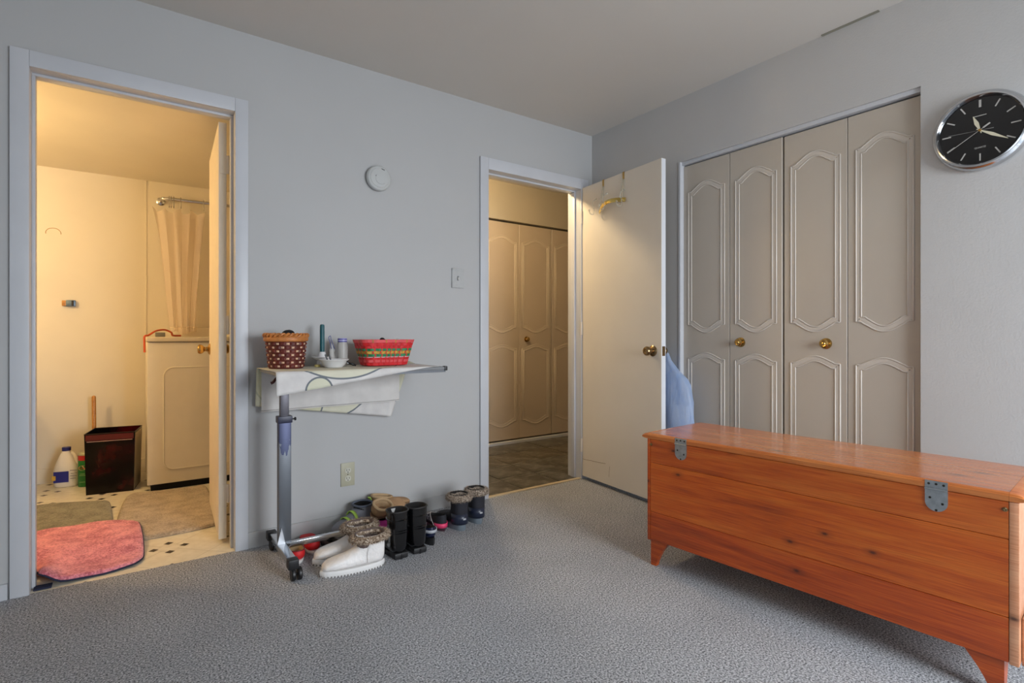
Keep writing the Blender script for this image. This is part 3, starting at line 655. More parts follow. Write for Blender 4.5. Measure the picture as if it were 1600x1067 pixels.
bk = thing('wicker_basket', 'round brown wicker basket at the left end of the table', 'basket', (-2.108, -0.172, TZ))
HB = 0.155
def rfn(a, z, o): r = 0.074 + 0.014 * z + o; return Vector((r * math.cos(a), r * math.sin(a), .003 + z * (HB - .02)))
wb_ = plain('dark_red_wicker', (96, 32, 20), 0.5, var=0.3, vs=40); wt_ = plain('tan_wicker', (186, 116, 56), 0.5, var=0.3, vs=40); wp_ = plain('pale_wicker', (214, 176, 146), 0.5, var=0.12, vs=40)
obj('basket_wall', lathe(nb(), [(0.073, 0), (0.074, 0.003), (0.088, HB - .006), (0.084, HB - .006), (0.071, 0.008), (0.001, 0.008)], 40), wb_, bk, True)
obj('weaver', weave(nb(), rfn, 8, 24, 0, 0.0045, .1, -.12), wb_, bk, kind='stuff', label='dark red woven strands')
obj('stake', weave(nb(), lambda a, z, o: rfn(a, z, o * .8), 8, 24, 1, 0.003, .24, .2), wp_, bk, kind='stuff', label='pale woven stakes')
bm = nb(); tube(bm, [rfn(2 * PI * k / 40, 1.0, .0005) - Vector((0, 0, .004)) for k in range(40)], 0.0085, 8, True, flat=1.4, up=(0, 0, 1)); obj('upper_band', bm, wt_, bk, True)
bm = nb()
for ph in (0, PI):
    tube(bm, [Vector(((0.0905 + .005 * math.cos(14 * t + ph)) * math.cos(t), (0.0905 + .005 * math.cos(14 * t + ph)) * math.sin(t), HB - .004 + .006 * math.sin(14 * t + ph))) for t in [2 * PI * k / 140 for k in range(140)]], 0.0058, 6, True)
obj('braided_rim', bm, wt_, bk, True)
sock = plain('black_knit', (18, 20, 24), 0.9, bump=.5, bs=400)
def lump(name, label, cat, c, rx, ry, rz_, rot, mat, seed=0, group=None):
    rr = random.Random(seed); bm = nb(); bmesh.ops.create_icosphere(bm, subdivisions=3, radius=1.0)
    ph = [rr.uniform(0, 6) for _ in range(6)]
    for v in bm.verts:
        p = v.co.copy(); d = 1 + .10 * math.sin(3 * p.x + ph[0]) + .09 * math.sin(4 * p.y + ph[1]) + .07 * math.sin(5 * p.z + 3 * p.x + ph[2])
        v.co = Vector((p.x * rx * d, p.y * ry * d, p.z * rz_ * d))
    o = obj(name, bm, mat, None, True, angle=3); o.location = c; o.rotation_euler = rot
    return tag(o, label, cat, group)
lump('rolled_sock', 'rolled black knit bundle on top in the brown wicker basket', 'sock', (-2.105, -0.165, TZ + .145), .042, .03, .026, (0, -.3, .2), sock, 3)
lump('dark_ball', 'small dark red-brown lump at the left rim of the brown basket', 'trinket', (-2.158, -0.16, TZ + .140), .02, .02, .02, (0, 0, 0), plain('oxblood', (56, 24, 22), .7), 5)
lump('folded_glove', 'dark cloth filling the bottom of the brown wicker basket', 'glove', (-2.108, -0.172, TZ + .070), .056, .056, .040, (0, 0, 0), sock, 8)

# red woven basket
rb = thing('red_basket', 'oblong red and green woven basket on the right of the table', 'basket', (-1.652, -0.215, TZ), 0.06)
def rr_pt(a, hx, hy, p=4.5):
    c, s_ = math.cos(a), math.sin(a); k = (abs(c / hx) ** p + abs(s_ / hy) ** p) ** (-1 / p); return c * k, s_ * k
HR = 0.128
def rb_fn(a, z, o): x, y = rr_pt(a, 0.107 + 0.033 * z + o, 0.064 + 0.025 * z + o); return Vector((x, y, .002 + z * HR))
red = plain('red_chip', (206, 38, 44), 0.42, var=.15, vs=40); red2 = plain('pink_red_chip', (222, 84, 88), 0.42, var=.12, vs=40); grn = plain('green_chip', (40, 128, 80), 0.45, var=.25, vs=50); gold = plain('gold_dot_chip', (196, 150, 60), 0.5, var=.4, vs=90); wht = plain('white_chip', (216, 200, 200), .5)
NA = 64; angs = [2 * PI * k / NA for k in range(NA)]
bm = nb(); loft(bm, [[rb_fn(a, 0, -.004) for a in angs], [rb_fn(a, 1, -.004) for a in angs], [rb_fn(a, 1, -.007) for a in angs], [rb_fn(a, 0.05, -.007) for a in angs]]); obj('basket_wall', bm, red, rb)
def band(z0, z1, ph, amp=.0035, nst=22):
    bm = nb(); N = 132; A_ = [2 * PI * k / N for k in range(N)]
    off = lambda a: amp * (0.5 + 0.5 * math.sin(nst * a / 1 + ph))
    R_ = [[rb_fn(a, z0, off(a) - .002) for a in A_], [rb_fn(a, z0, off(a)) for a in A_], [rb_fn(a, z1, off(a)) for a in A_], [rb_fn(a, z1, off(a) - .002) for a in A_]]
    loft(bm, R_ + [R_[0]], True, False, False); bmesh.ops.remove_doubles(bm, verts=bm.verts[:], dist=1e-7); return bm
for i, (z0, z1, m_) in enumerate([(0.02, .12, red), (.13, .23, red2), (.24, .31, red), (.32, .345, wht), (.355, .45, grn), (.46, .56, gold), (.57, .66, grn), (.67, .76, red), (.77, .87, red)]):
    obj('weaver', band(z0, z1, PI * (i % 2)), m_, rb, label={0: None}.get(i, None) or ('green woven strip' if m_ is grn else 'gold dotted woven strip' if m_ is gold else 'red woven strip' if m_ is red else 'pink red woven strip' if m_ is red2 else 'thin white strip'))
bm = nb()
for k in range(22):
    a = 2 * PI * (k + .5) / 22; ds = .055
    P_ = [[rb_fn(a + d, z, .0016) for d in (-ds, ds)] + [rb_fn(a + d, z, -.001) for d in (ds, -ds)] for z in (.01, .34, .67, .9)]
    loft(bm, P_)
obj('stake', bm, red, rb, kind='stuff', label='red upright stakes')
bm = nb(); R_ = [[rb_fn(a, z, o) for a in angs] for z, o in ((.885, .001), (.885, .0045), (1.0, .0045), (1.0, .001))]; loft(bm, R_ + [R_[0]], True, False, False); obj('rim_band', bm, red2, rb)
for k in range(12):
    a = 2 * PI * (k + .4) / 12; p, q = rb_fn(a, .875, .005), rb_fn(a, 1.005, .005)
    t_ = (rb_fn(a + .03, .9, 0) - rb_fn(a - .03, .9, 0)).normalized() * .0035
    obj('rim_staple', loft(nb(), [[p - t_, p + t_, p + t_ * .9 + (p.normalized() * .001), p - t_ * .9 + (p.normalized() * .001)], [q - t_, q + t_, q + t_ * .9, q - t_ * .9]]), wt_, rb)
for xo in (-.07, .0, .065):
    lump('tissue_packet' if xo else 'dark_pouch', {-.07: 'pale folded packet inside the left of the red basket', 0: 'dark pouch in the middle of the red basket', .065: 'pale folded packet inside the right of the red basket'}[xo], 'pouch' if not xo else 'packet', (-1.652 + xo, -.212 + xo * .06, TZ + .072), .034, .04, .058, (0, 0, 0), sock if not xo else M['white_cloth'], int(xo * 100) + 50)

# candle on its saucer, bowl, jar and small things
ceram = plain('white_ceramic', (222, 221, 222), 0.22, var=.01); teal = plain('teal_wax', (28, 86, 94), 0.42, var=.08)
sc_ = thing('candle_saucer', 'white footed saucer under the teal candle', 'saucer', (-1.932, -0.125, TZ))
obj('dish', lathe(nb(), [(0.026, 0), (0.026, 0.02), (0.024, 0.03), (0.046, 0.041), (0.050, 0.046), (0.048, 0.047), (0.026, 0.037), (0.001, 0.036)], 36), ceram, sc_, True)
obj('candle_cup', lathe(nb(), [(0.024, 0.036), (0.020, 0.05), (0.0145, 0.070), (0.0118, 0.071), (0.0118, 0.055), (0.001, 0.055)], 24), ceram, sc_, True)
cd = thing('taper_candle', 'teal taper candle standing in the white saucer', 'candle', (-1.932, -0.125, TZ + .0555))
obj('wax', lathe(nb(), [(0.0108, 0), (0.0112, 0.06), (0.0112, 0.140), (0.0095, 0.148), (0.004, 0.1495), (0.001, 0.148)], 14), teal, cd, True)
obj('wick', tube(nb(), [(0, 0, .148), (.0005, 0, .156), (.0025, 0, .162)], .001, 6), M['white_cloth'], cd)
bw = thing('white_bowl', 'shallow white bowl at the front of the table', 'bowl', (-1.908, -0.232, TZ))
obj('bowl', lathe(nb(), [(0.040, 0), (0.042, 0.003), (0.052, 0.014), (0.060, 0.029), (0.069, 0.0355), (0.0695, 0.038), (0.066, 0.0385), (0.057, 0.032), (0.048, 0.016), (0.001, 0.009)], 44), ceram, bw, True)
for i, (dx, t_) in enumerate(((-.022, -.35), (-.010, -.25))):
    o = obj('hair_clip', bx(-.0035, .0035, -.003, .003, 0, .052, bevel=.0012), M['black_plastic'], None, True); o.location = (-1.908 + dx, -.232, TZ + .0125); o.rotation_euler = (0, t_, 0)
    tag(o, ('left black hair clip leaning in the white bowl', 'right black hair clip leaning in the white bowl')[i], 'hair clip', 'clips in the bowl')
n_ = NT('frosted_glass'); n_.set(**{'Base Color': lin(232, 230, 226), 'Roughness': 0.3, 'Transmission Weight': 0.55, 'IOR': 1.3}); frost = n_.m
jr = thing('glass_jar', 'clear jar with a blue striped lid beside the red basket', 'jar', (-1.838, -0.140, TZ))
obj('glass', lathe(nb(), [(0.022, 0), (0.0255, 0.004), (0.026, 0.09), (0.0245, 0.108), (0.0215, 0.116), (0.0215, 0.118), (0.0195, 0.118), (0.0225, 0.104), (0.0235, 0.088), (0.0225, 0.006), (0.001, 0.004)], 32), frost, jr, True)
obj('contents', lathe(nb(), [(0.0215, 0.0065), (0.022, 0.085), (0.001, 0.088)], 24), plain('cream_contents', (206, 196, 182), .7), jr, True)
ld = obj('lid', lathe(nb(), [(0.0225, 0.1183), (0.0225, 0.136), (0.0215, 0.1375), (0.001, 0.1375)], 32), plain('lilac_lid', (176, 174, 214), .4), jr, True)
for z in (0.1205, .132): obj('stripe', lathe(nb(), [(0.0222, z - .0022), (0.0229, z - .0022), (0.0229, z + .0022), (0.0222, z + .0022)], 32), plain('blue_stripe', (58, 56, 150), .4), ld, True)
fg = thing('glass_figurine', 'small frosted glass figurine with blue ribbon left of the jar', 'figurine', (-1.888, -0.135, TZ))
obj('body', lathe(nb(), [(0.020, 0), (0.021, 0.004), (0.016, 0.04), (0.011, 0.066), (0.013, 0.078), (0.008, 0.09), (0.009, 0.098), (0.0085, 0.106), (0.004, 0.112), (0.001, 0.113)], 20), frost, fg, True)
obj('ribbon', tube(nb(), catmull([(-.004, -.009, .085), (-.012, -.012, .115), (-.018, -.01, .140), (-.010, -.01, .148), (-.006, -.01, .13), (.004, -.011, .10), (.010, -.011, .085)], 6), .0018, 6), plain('blue_ribbon', (92, 98, 150), .6), fg, True)
cc = thing('claw_clip', 'black claw clip between the bowl and the red basket', 'hair clip', (-1.818, -0.20, TZ))
for sg in (-1, 1):
    bm = nb(); tube(bm, catmull([(-.018, sg * .002, .024), (-.006, sg * .012, .016), (.010, sg * .015, .010), (.022, sg * .010, .004)], 4), [.003] * 6 + [.0045] * 7, 7)
    obj('jaw', bm, M['black_plastic'], cc, True)
obj('spring', tube(nb(), [(-.012, -.006, .018), (-.012, .006, .018)], .004, 8), M['steel'], cc)
bm = bx(-.012, .012, -.008, .008, 0, .012, bevel=.003); yb = obj('yellow_eraser', bm, plain('yellow_rubber', (206, 190, 120), .7), None, True); yb.location = (-1.968, -.175, TZ); yb.rotation_euler = (0, 0, .5)
tag(yb, 'small pale yellow block left of the white bowl', 'eraser')

# ------------------------------------------------------------------ shoes
def sring(u, l, hw, n=20, e=2.5):
    u = Vector((u[0], 0, u[1])); l = Vector((l[0], 0, l[1])); c = (u + l) / 2; a = (u - l) / 2; P = []
    for k in range(n):
        t = 2 * PI * k / n; ct, st = math.cos(t), math.sin(t)
        f = lambda q: math.copysign(abs(q) ** (2 / e), q)
        P.append(c + a * f(ct) + Vector((0, hw * f(st), 0)))
    return P
def foot_rings(L, W, zs, hi, top, slope=0.0, back=None):
    hi = hi or 0.085
    """rings of an upper: from the opening at height `top`, round the heel, out to the toe; hi = instep height factor"""
    w = W / 2; b = back if back is not None else 0.0
    front = 0.40 * L
    R = []
    if top > 0.085:
        for q in (1.0, .8, .6, .4, .2): R.append(((front - .01 * (1 - q) + slope * q * q, hi + (top - hi) * q), (b * q, 0.075 + (top + 0.004 - .075) * q), w * (.93 + .12 * q)))
        R.append(((.43 * L, hi + .003), (0.0, .066), w * .93))
    else:
        R.append(((.52 * L, top * .72), (0.004, top), w * .84)); R.append(((.54 * L, top * .70), (0.0, top * .75), w * .88))
    h = hi if top > 0.085 else top * .74
    R += [((.47 * L if top > .085 else .56 * L, h * .97), (0.0, zs + .02), w * .93), ((.51 * L if top > .085 else .58 * L, h * .92), (0.012, zs), w * .93), ((.56 * L if top > .085 else .6 * L, h * .86), (.16 * L, zs), w * .9),
          ((.62 * L if top > .085 else .64 * L, h * .78), (.38 * L, zs), w * .92), ((.70 * L, h * .73), (.60 * L, zs), w * .98), ((.79 * L, h * .67), (.74 * L, zs), w), ((.88 * L, h * .61), (.86 * L, zs), w * .93), ((.95 * L, h * .53), (.94 * L, zs), w * .75), ((.985 * L, h * .43), (.98 * L, zs), w * .48), ((.998 * L, h * .28), (.996 * L, zs + .002), w * .12)]
    return [((a - L / 2, z1), (c - L / 2, z2), hw) for (a, z1), (c, z2), hw in R]
def sole_bm(L, W, z0, z1, heel=0.0, g=1.06):
    P = []
    N = 20
    hw = lambda s: W / 2 * g * (max(0.0, math.sin(PI * min(1, max(0, s)))) ** .42) * (.86 + .16 * s)
    for i in range(N + 1): s_ = i / N; P.append((-L / 2 * 1.02 + s_ * L * 1.035, hw(s_)))
    for i in range(N - 1, 0, -1): s_ = i / N; P.append((-L / 2 * 1.02 + s_ * L * 1.035, -hw(s_)))
    bm = nb(); loft(bm, [[(x * .985, y * .95, z0) for x, y in P], [(x, y, z0 + (z1 - z0) * .35) for x, y in P], [(x, y, z1 - (z1 - z0) * .2) for x, y in P], [(x * .985, y * .95, z1) for x, y in P]]); return bm
def shoe(name, label, cat, loc, rz, L, W, top, mats, sole_h=0.018, group=None, slope=0.0, wrinkles=0.0, rot=None, hi=None, g=1.06):
    t = thing(name, label, cat, loc, rz, group)
    if rot: t.rotation_euler = rot
    R = foot_rings(L, W, sole_h - .003, hi, top, slope)
    rings = [sring(*r) for r in R]
    bm = nb(); loft(bm, rings, True, False, True)
    if wrinkles:
        for v in bm.verts:
            v.co += Vector((0, v.co.y, 0)) * wrinkles * math.sin(v.co.z * 170 + v.co.x * 60)
    up = obj('upper', bm, mats['upper'], t, True, angle=1.5)
    sb = up.modifiers.new('smooth', 'SUBSURF'); sb.levels = 1; sb.render_levels = 2
    inner = []
    (u0, l0, w0) = R[0]
    for k, (dz, f) in enumerate(((0.001, .985), (0.0, .90), (-(top - sole_h) * .4, .84), (-(top - sole_h) * .85, .78))):
        c = ((u0[0] + l0[0]) / 2, (u0[1] + l0[1]) / 2)
        inner.append(sring((c[0] + (u0[0] - c[0]) * f, u0[1] + dz), (c[0] + (l0[0] - c[0]) * f, l0[1] + dz), w0 * f))
    obj('lining', loft(nb(), inner, True, False, True), mats['lining'], t, True, angle=1.5)
    obj('sole', sole_bm(L, W, 0.0, sole_h, g=g), mats['sole'], t, True, angle=0.6)
    t['_top'] = top
    return t, R
def fur(t, R, mat, height=0.035, rad=0.012, n=1500, seed=1, droop=0.5):
    rr = random.Random(seed); (u0, l0, w0) = R[0]; bm = nb()
    c = Vector(((u0[0] + l0[0]) / 2, 0, (u0[1] + l0[1]) / 2)); ax = (Vector((u0[0], 0, u0[1])) - Vector((l0[0], 0, l0[1]))) / 2
    ax = ax * 1.12; w0 = w0 * 1.10; ring = [c + ax * math.cos(q) + Vector((0, w0 * math.sin(q), 0)) for q in [2 * PI * k / 32 for k in range(32)]]
    tube(bm, [p - Vector((0, 0, height * .35)) for p in ring], [rad] * 32, 8, True, flat=1.15, up=(0, 0, 1))
    for _ in range(n):
        q = rr.uniform(0, 2 * PI); p = c + ax * math.cos(q) + Vector((0, w0 * math.sin(q), 0)); o = (p - c); o.z = 0; o.normalize()
        e = rr.uniform(-.5, 1) * PI * .62; d = (o * math.cos(e) + Vector((0, 0, 1)) * math.sin(e)); base = p - Vector((0, 0, height * .35)) + d * rad * .8
        d = (d + Vector((rr.uniform(-1, 1), rr.uniform(-1, 1), rr.uniform(-1, .4) - droop * .3)) * .55).normalized() * rr.uniform(.007, .016)
        s_ = d.cross(Vector((rr.uniform(-1, 1), rr.uniform(-1, 1), rr.uniform(-1, 1)))).normalized() * .0011
        f = bm.faces.new([bm.verts.new(base - s_), bm.verts.new(base + s_), bm.verts.new(base + d)]); f.smooth = False
    return obj('fur_collar', bm, mat, t, False, kind='stuff', label='shaggy brown fur collar')
def furmat(name, a, b, c):
    n = NT(name); v = n.coords(); f = n.noise(v, 130, 3, .7)
    n.set(**{'Base Color': n.ramp(f, [(0.35, lin(*a)), (0.5, lin(*b)), (0.66, lin(*c))]), 'Roughness': .9, 'Specular IOR Level': .15}); return n.m
M['fur'] = furmat('brown_fur', (84, 66, 54), (156, 136, 116), (222, 208, 190))
M['fur2'] = furmat('grey_brown_fur', (86, 72, 64), (156, 140, 124), (214, 200, 184))
white_q = plain('white_quilted', (238, 234, 231), .5, var=.03, bump=.6, bs=34, bd=.012); white_s = plain('white_sole', (226, 224, 222), .6, var=.02)
patent = plain('black_patent', (12, 12, 14), .12, **{'Coat Weight': .5}); blk_s = plain('black_rubber', (30, 29, 30), .5); dark_l = plain('dark_lining', (26, 24, 24), .9)
nub = plain('navy_suede', (30, 30, 38), .8, bump=.4, bs=300); grey_s = plain('grey_sole', (112, 122, 130), .6)
wm = dict(upper=white_q, lining=plain('brown_lining', (96, 82, 78), .9), sole=white_s)
for i, (lx, ly, rz_, lb) in enumerate(((-1.912, -.522, math.radians(173.5), 'front white quilted ankle boot with brown fur collar'), (-1.905, -.378, math.radians(175), 'rear white quilted ankle boot half hidden by its mate'))):
    t, R = shoe('ankle_boot', lb, 'boot', (lx, ly, 0), rz_, .265, .096, .148, wm, .026, 'white ankle boots', wrinkles=.05, slope=.022, hi=.102)
    fur(t, R, M['fur'], .045, .0135, 2400, 10 + i)
    bm = nb(); tube(bm, catmull([(-.055, .0500, .112), (-.052, .0490, .095), (-.048, .0470, .07), (-.05, .0462, .035)], 5), .0009, 6)
    obj('zipper', bm, plain('zip_grey', (196, 190, 186), .5), t)
    bm = nb()
    for k in range(22):
        s_ = k / 21; hw = .094 / 2 * 1.06 * (max(.02, math.sin(PI * min(.985, max(.015, s_)))) ** .42) * (.86 + .16 * s_)
        for sg in (-1, 1): box(bm, -.134 + s_ * .27 - .003, -.134 + s_ * .27 + .003, sg * hw - .002, sg * hw + .0015, .0, .007)
    obj('sole_tread', bm, plain('tread_grey', (120, 116, 112), .7), t, kind='stuff')
bmat = dict(upper=patent, lining=dark_l, sole=blk_s)
for i, (lx, ly, rz_, lb) in enumerate(((-1.699, -.412, math.radians(91), 'left tall glossy black boot with pale tag inside'), (-1.599, -.405, math.radians(89), 'right tall glossy black boot beside its mate'))):
    t, R = shoe('tall_boot', lb, 'boot', (lx, ly, 0), rz_, .255, .090, .208, bmat, .022, 'glossy black boots', g=.97)
    bm = nb()
    for z, r_ in ((.172, .0035), (.125, .003), (.115, .0025)): tube(bm, [(-.0745 + .0555 * math.cos(q), .0462 * math.sin(q), z) for q in [2 * PI * k / 28 for k in range(28)]], r_, 6, True)
    obj('shaft_band', bm, patent, t, True)
    obj('heel_block', bx(-.126, -.06, -.033, .033, 0, .028, bevel=.008), blk_s, t, True)
    tube_ = tube(nb(), sring(*R[0]), .0032, 6, True); obj('top_binding', tube_, plain('binding_black', (44, 42, 42), .5), t, True)
    if i == 0: obj('tag', bx(-.032, -.030, -.02, .02, .15, .204), plain('tag_white', (200, 198, 196), .7), t, label='pale tag inside the shaft')
fm = dict(upper=nub, lining=dark_l, sole=grey_s)
for i, (lx, ly, rz_, lb) in enumerate(((-1.295, -.275, math.radians(91), 'left navy winter boot with shaggy fur cuff'), (-1.163, -.240, math.radians(87), 'right navy winter boot nearest the hall doorway'))):
    t, R = shoe('winter_boot', lb, 'boot', (lx, ly, 0), rz_, .25, .086, .182, fm, .03, 'navy winter boots')
    fur(t, R, M['fur2'], .055, .0145, 2600, 30 + i)
    hb = obj('heel_counter', tube(nb(), [(-.072 - .056 * math.cos(q), .0455 * math.sin(q), .058) for q in [PI * (-.5 + k / 16) for k in range(17)]], .022, 8, flat=.13, up=(1, 0, 0)) if False else loft(nb(), [[(-.070 - (.0585) * math.cos(q), .0455 * math.sin(q), z) for q in [PI * (-.5 + k / 16) for k in range(17)]] for z in (.032, .085)], closed=False), plain('navy_leather', (34, 40, 58), .35), t, True, label='smooth navy heel patch')
    hb.modifiers.new('thickness', 'SOLIDIFY').thickness = .002
    obj('heel_label', bx(-.1315, -.130, -.008, .008, .058, .066), plain('label_silver', (170, 172, 176), .4), t, label='small silver heel label')
# pink and black running shoes
run = plain('black_mesh', (34, 34, 40), .8, bump=.4, bs=300); pinkm = plain('hot_pink', (226, 66, 110), .5); limem = plain('lime_fabric', (176, 212, 92), .7); gry = plain('grey_knit', (134, 136, 144), .85, bump=.3, bs=300)
for i, (lx, ly, lz, rot, lb) in enumerate(((-1.383, -.222, 0.0, (0, 0, math.radians(92)), 'black running shoe with pink heel next to the winter boots'), (-1.472, -.126, .010, (math.radians(-12), 0, math.radians(94)), 'tilted black running shoe with pink stripe behind its mate'))):
    t, R = shoe('running_shoe', lb, 'shoe', (lx, ly, lz), 0, .25, .070, .082, dict(upper=run, lining=dark_l, sole=plain('dark_pink_sole', (70, 40, 52), .6)), .02, 'pink and black running shoes', rot=rot)
    st = obj('heel_band', loft(nb(), [[(-.078 - .05 * math.cos(q), .0365 * math.sin(q), z) for q in [PI * (-.5 + k / 14) for k in range(15)]] for z in (.018, .040)], closed=False), pinkm, t, True, label='hot pink heel band')
    st.modifiers.new('thickness', 'SOLIDIFY').thickness = .003
    for sg in (-1, 1):
        for k in range(3): obj('side_stripe', tube(nb(), [(-.05 + k * .018, sg * .0365, .04), (-.042 + k * .02, sg * .034, .06)], .0016, 6), plain('silver_stripe', (150, 152, 158), .4), t)
    bm = nb()
    for k in range(4): tube(bm, catmull([(.012 + k * .012, -.022, .056 - k * .004), (.014 + k * .012, 0, .064 - k * .004), (.018 + k * .012, .022, .056 - k * .004)], 4), .0018, 6)
    tube(bm, catmull([(.0, .0, .068), (-.02, .03, .075), (-.05, .045, .055), (-.07, .046, .02)] if i else [(.0, .0, .068), (-.03, .03, .08), (-.06, .042, .06), (-.10, .046, .03)], 5), .0018, 6)
    obj('laces', bm, plain('lace_grey', (170, 160, 156), .8), t)
    if i: obj('tongue_tab', bx(-.016, .016, -.018, .018, .070, .082, bevel=.004, mtx=Matrix.Translation((-.02, 0, 0))), limem, t, True, label='lime green tongue tab')
# grey high top with lime straps
t, R = shoe('high_top_sneaker', 'grey high-top sneaker with two lime straps against the wall', 'shoe', (-1.780, -.113, 0), math.radians(201), .225, .098, .138, dict(upper=gry, lining=dark_l, sole=plain('pale_grey_sole', (150, 150, 152), .6)), .028, hi=.120)
for xs, zz, hw in ((-.008, .122, .048), (.030, .100, .049)):
    sp2 = obj('strap', loft(nb(), [[(xs + dx + .012 * math.sin(q), hw * math.cos(q), .026 + (zz - .026) * math.sin(q) ** .8) for q in [PI * k / 16 for k in range(17)]] for dx in (-.0085, .0085)], closed=False), limem, t, True, label='lime green strap')
    sp2.modifiers.new('thickness', 'SOLIDIFY').thickness = .003
obj('pull_loop', tube(nb(), catmull([(-.110, -.008, .115), (-.120, -.008, .14), (-.114, -.006, .158), (-.106, 0, .162), (-.114, .006, .158), (-.120, .008, .14), (-.110, .008, .115)], 4), .003, 6), limem, t, True, label='lime pull loop')
obj('collar_ring', tube(nb(), sring(*R[0]), .006, 8, True), plain('slate_padding', (92, 98, 112), .8), t, True)
# red slip-ons
redf = plain('red_canvas', (206, 30, 34), .6, var=.06); tanl = plain('tan_insole', (178, 150, 112), .8)
for i, (lx, ly, rz_, lb) in enumerate(((-2.078, -.205, math.radians(84), 'left red slip-on shoe next to the table post'), (-1.992, -.135, math.radians(84), 'right red slip-on shoe with tan insole'))):
    t, R = shoe('slip_on_shoe', lb, 'shoe', (lx, ly, 0), rz_, .24, .077, .056, dict(upper=redf, lining=tanl, sole=white_s), .014, 'red slip-on shoes')
    obj('binding', tube(nb(), sring(*R[0]), .0026, 6, True), plain('dark_red_binding', (120, 20, 24), .6), t, True)
t, R = shoe('flat_shoe', 'low black patterned shoe behind the white boots', 'shoe', (-1.920, -.205, 0), math.radians(90), .22, .058, .052, dict(upper=plain('black_speckled', (38, 38, 40), .6, var=.8, vs=180), lining=dark_l, sole=blk_s), .012)
# wedge shoe, magenta shoe, clog and tan slippers
t, R = shoe('wedge_shoe', 'dark navy shoe with pale band right of the black boots', 'shoe', (-1.510, -.362, 0), math.radians(90), .235, .066, .085, dict(upper=plain('navy_gloss', (26, 32, 58), .25), lining=dark_l, sole=blk_s), .034)
hb = obj('heel_strap', loft(nb(), [[(-.072 - .05 * math.cos(q), .0355 * math.sin(q), z) for q in [PI * (-.5 + k / 14) for k in range(15)]] for z in (.060, .074)], closed=False), plain('pale_leather', (176, 178, 184), .5), t, True, label='pale grey heel strap'); hb.modifiers.new('thickness', 'SOLIDIFY').thickness = .003
t, R = shoe('flat_shoe', 'magenta flat shoe under the tan slipper', 'shoe', (-1.640, -.175, 0.0), math.radians(268), .19, .074, .085, dict(upper=plain('magenta_fabric', (196, 60, 150), .5), lining=dark_l, sole=plain('magenta_sole', (150, 40, 90), .6)), .03)
t, R = shoe('clog', 'black clog standing behind the tall black boots', 'shoe', (-1.560, -.114, 0), math.radians(270), .20, .078, .085, dict(upper=blk_s, lining=dark_l, sole=blk_s), .034)
suede = plain('tan_suede', (168, 132, 96), .85, var=.1, vs=30); fleece = plain('cream_fleece', (190, 160, 122), .95, bump=.8, bs=220)
for i, (loc, rot, lb) in enumerate((((-1.612, -.158, .103), (math.radians(32), math.radians(-4), math.radians(18)), 'tan fleece-lined slipper tipped on the magenta shoe'), ((-1.552, -.060, .088), (0, 0, 0), 'tan fleece-lined slipper lying on the black clog'))):
    t, R = shoe('slipper', lb, 'slipper', loc, 0, .215, .088, .072, dict(upper=suede, lining=fleece, sole=plain('slipper_sole', (120, 92, 66), .8)), .014, 'tan slippers', rot=rot)
    obj('fleece_cuff', tube(nb(), sring(*R[0]), .0075, 8, True), fleece, t, True)

# ------------------------------------------------------------------ bathroom things
wa = thing('washing_machine', 'cream front washing machine seen past the open bathroom door', 'washing machine', (-2.612, 1.35, 0))
enam = plain('cream_enamel', (222, 214, 196), .28, var=.02)
obj('cabinet', bx(0, .69, 0.004, .655, .045, .966, bevel=.006), enam, wa, True)
obj('toe_kick', bx(.02, .67, .03, .64, 0, .045), M['black'], wa)
P = []
for cx_, cz_, a0 in ((.56, .745, 0), (.145, .745, 90), (.145, .19, 180), (.56, .19, 270)):
    for k in range(7): a = math.radians(a0 + 15 * k); P.append((cx_ + .055 * math.cos(a), cz_ + .055 * math.sin(a)))
bm = nb(); tube(bm, [(x, .002, z) for x, z in P], .0045, 8, True); prism(bm, P, -.0, .003, Matrix(((1, 0, 0, 0), (0, 0, -1, .003), (0, 1, 0, 0), (0, 0, 0, 1))))
obj('front_panel', bm, enam, wa, True, label='rounded rectangular front access panel')
obj('top_deck', bx(-.004, .694, -.008, .658, .968, 1.0, bevel=.008, seg=3), plain('cream_top', (208, 198, 176), .28), wa, True)
obj('control_console', prism(nb(), [(.585, 1.0005), (.655, 1.0005), (.655, 1.075), (.61, 1.07), (.59, 1.012)], .15, .69, Matrix(((0, 0, 1, 0), (1, 0, 0, 0), (0, 1, 0, 0), (0, 0, 0, 1)))), enam, wa)
cdx = thing('power_cord', 'orange cord with grey plug draped over the washing machine', 'cord', (-2.612, 1.35, 0))
obj('cable', tube(nb(), catmull([(-.013, .06, .90), (-.014, .06, .96), (-.013, .065, 1.004), (.010, .08, 1.0125), (.05, .12, 1.040), (.10, .16, 1.048), (.14, .20, 1.03), (.15, .24, 1.011), (.20, .30, 1.0085)], 6), .0062, 8), plain('orange_rubber', (204, 84, 40), .5), cdx, True)
obj('plug', bx(.045, .10, .07, .10, 1.0005, 1.030, bevel=.004), plain('grey_plug', (120, 118, 112), .5), cdx, True)
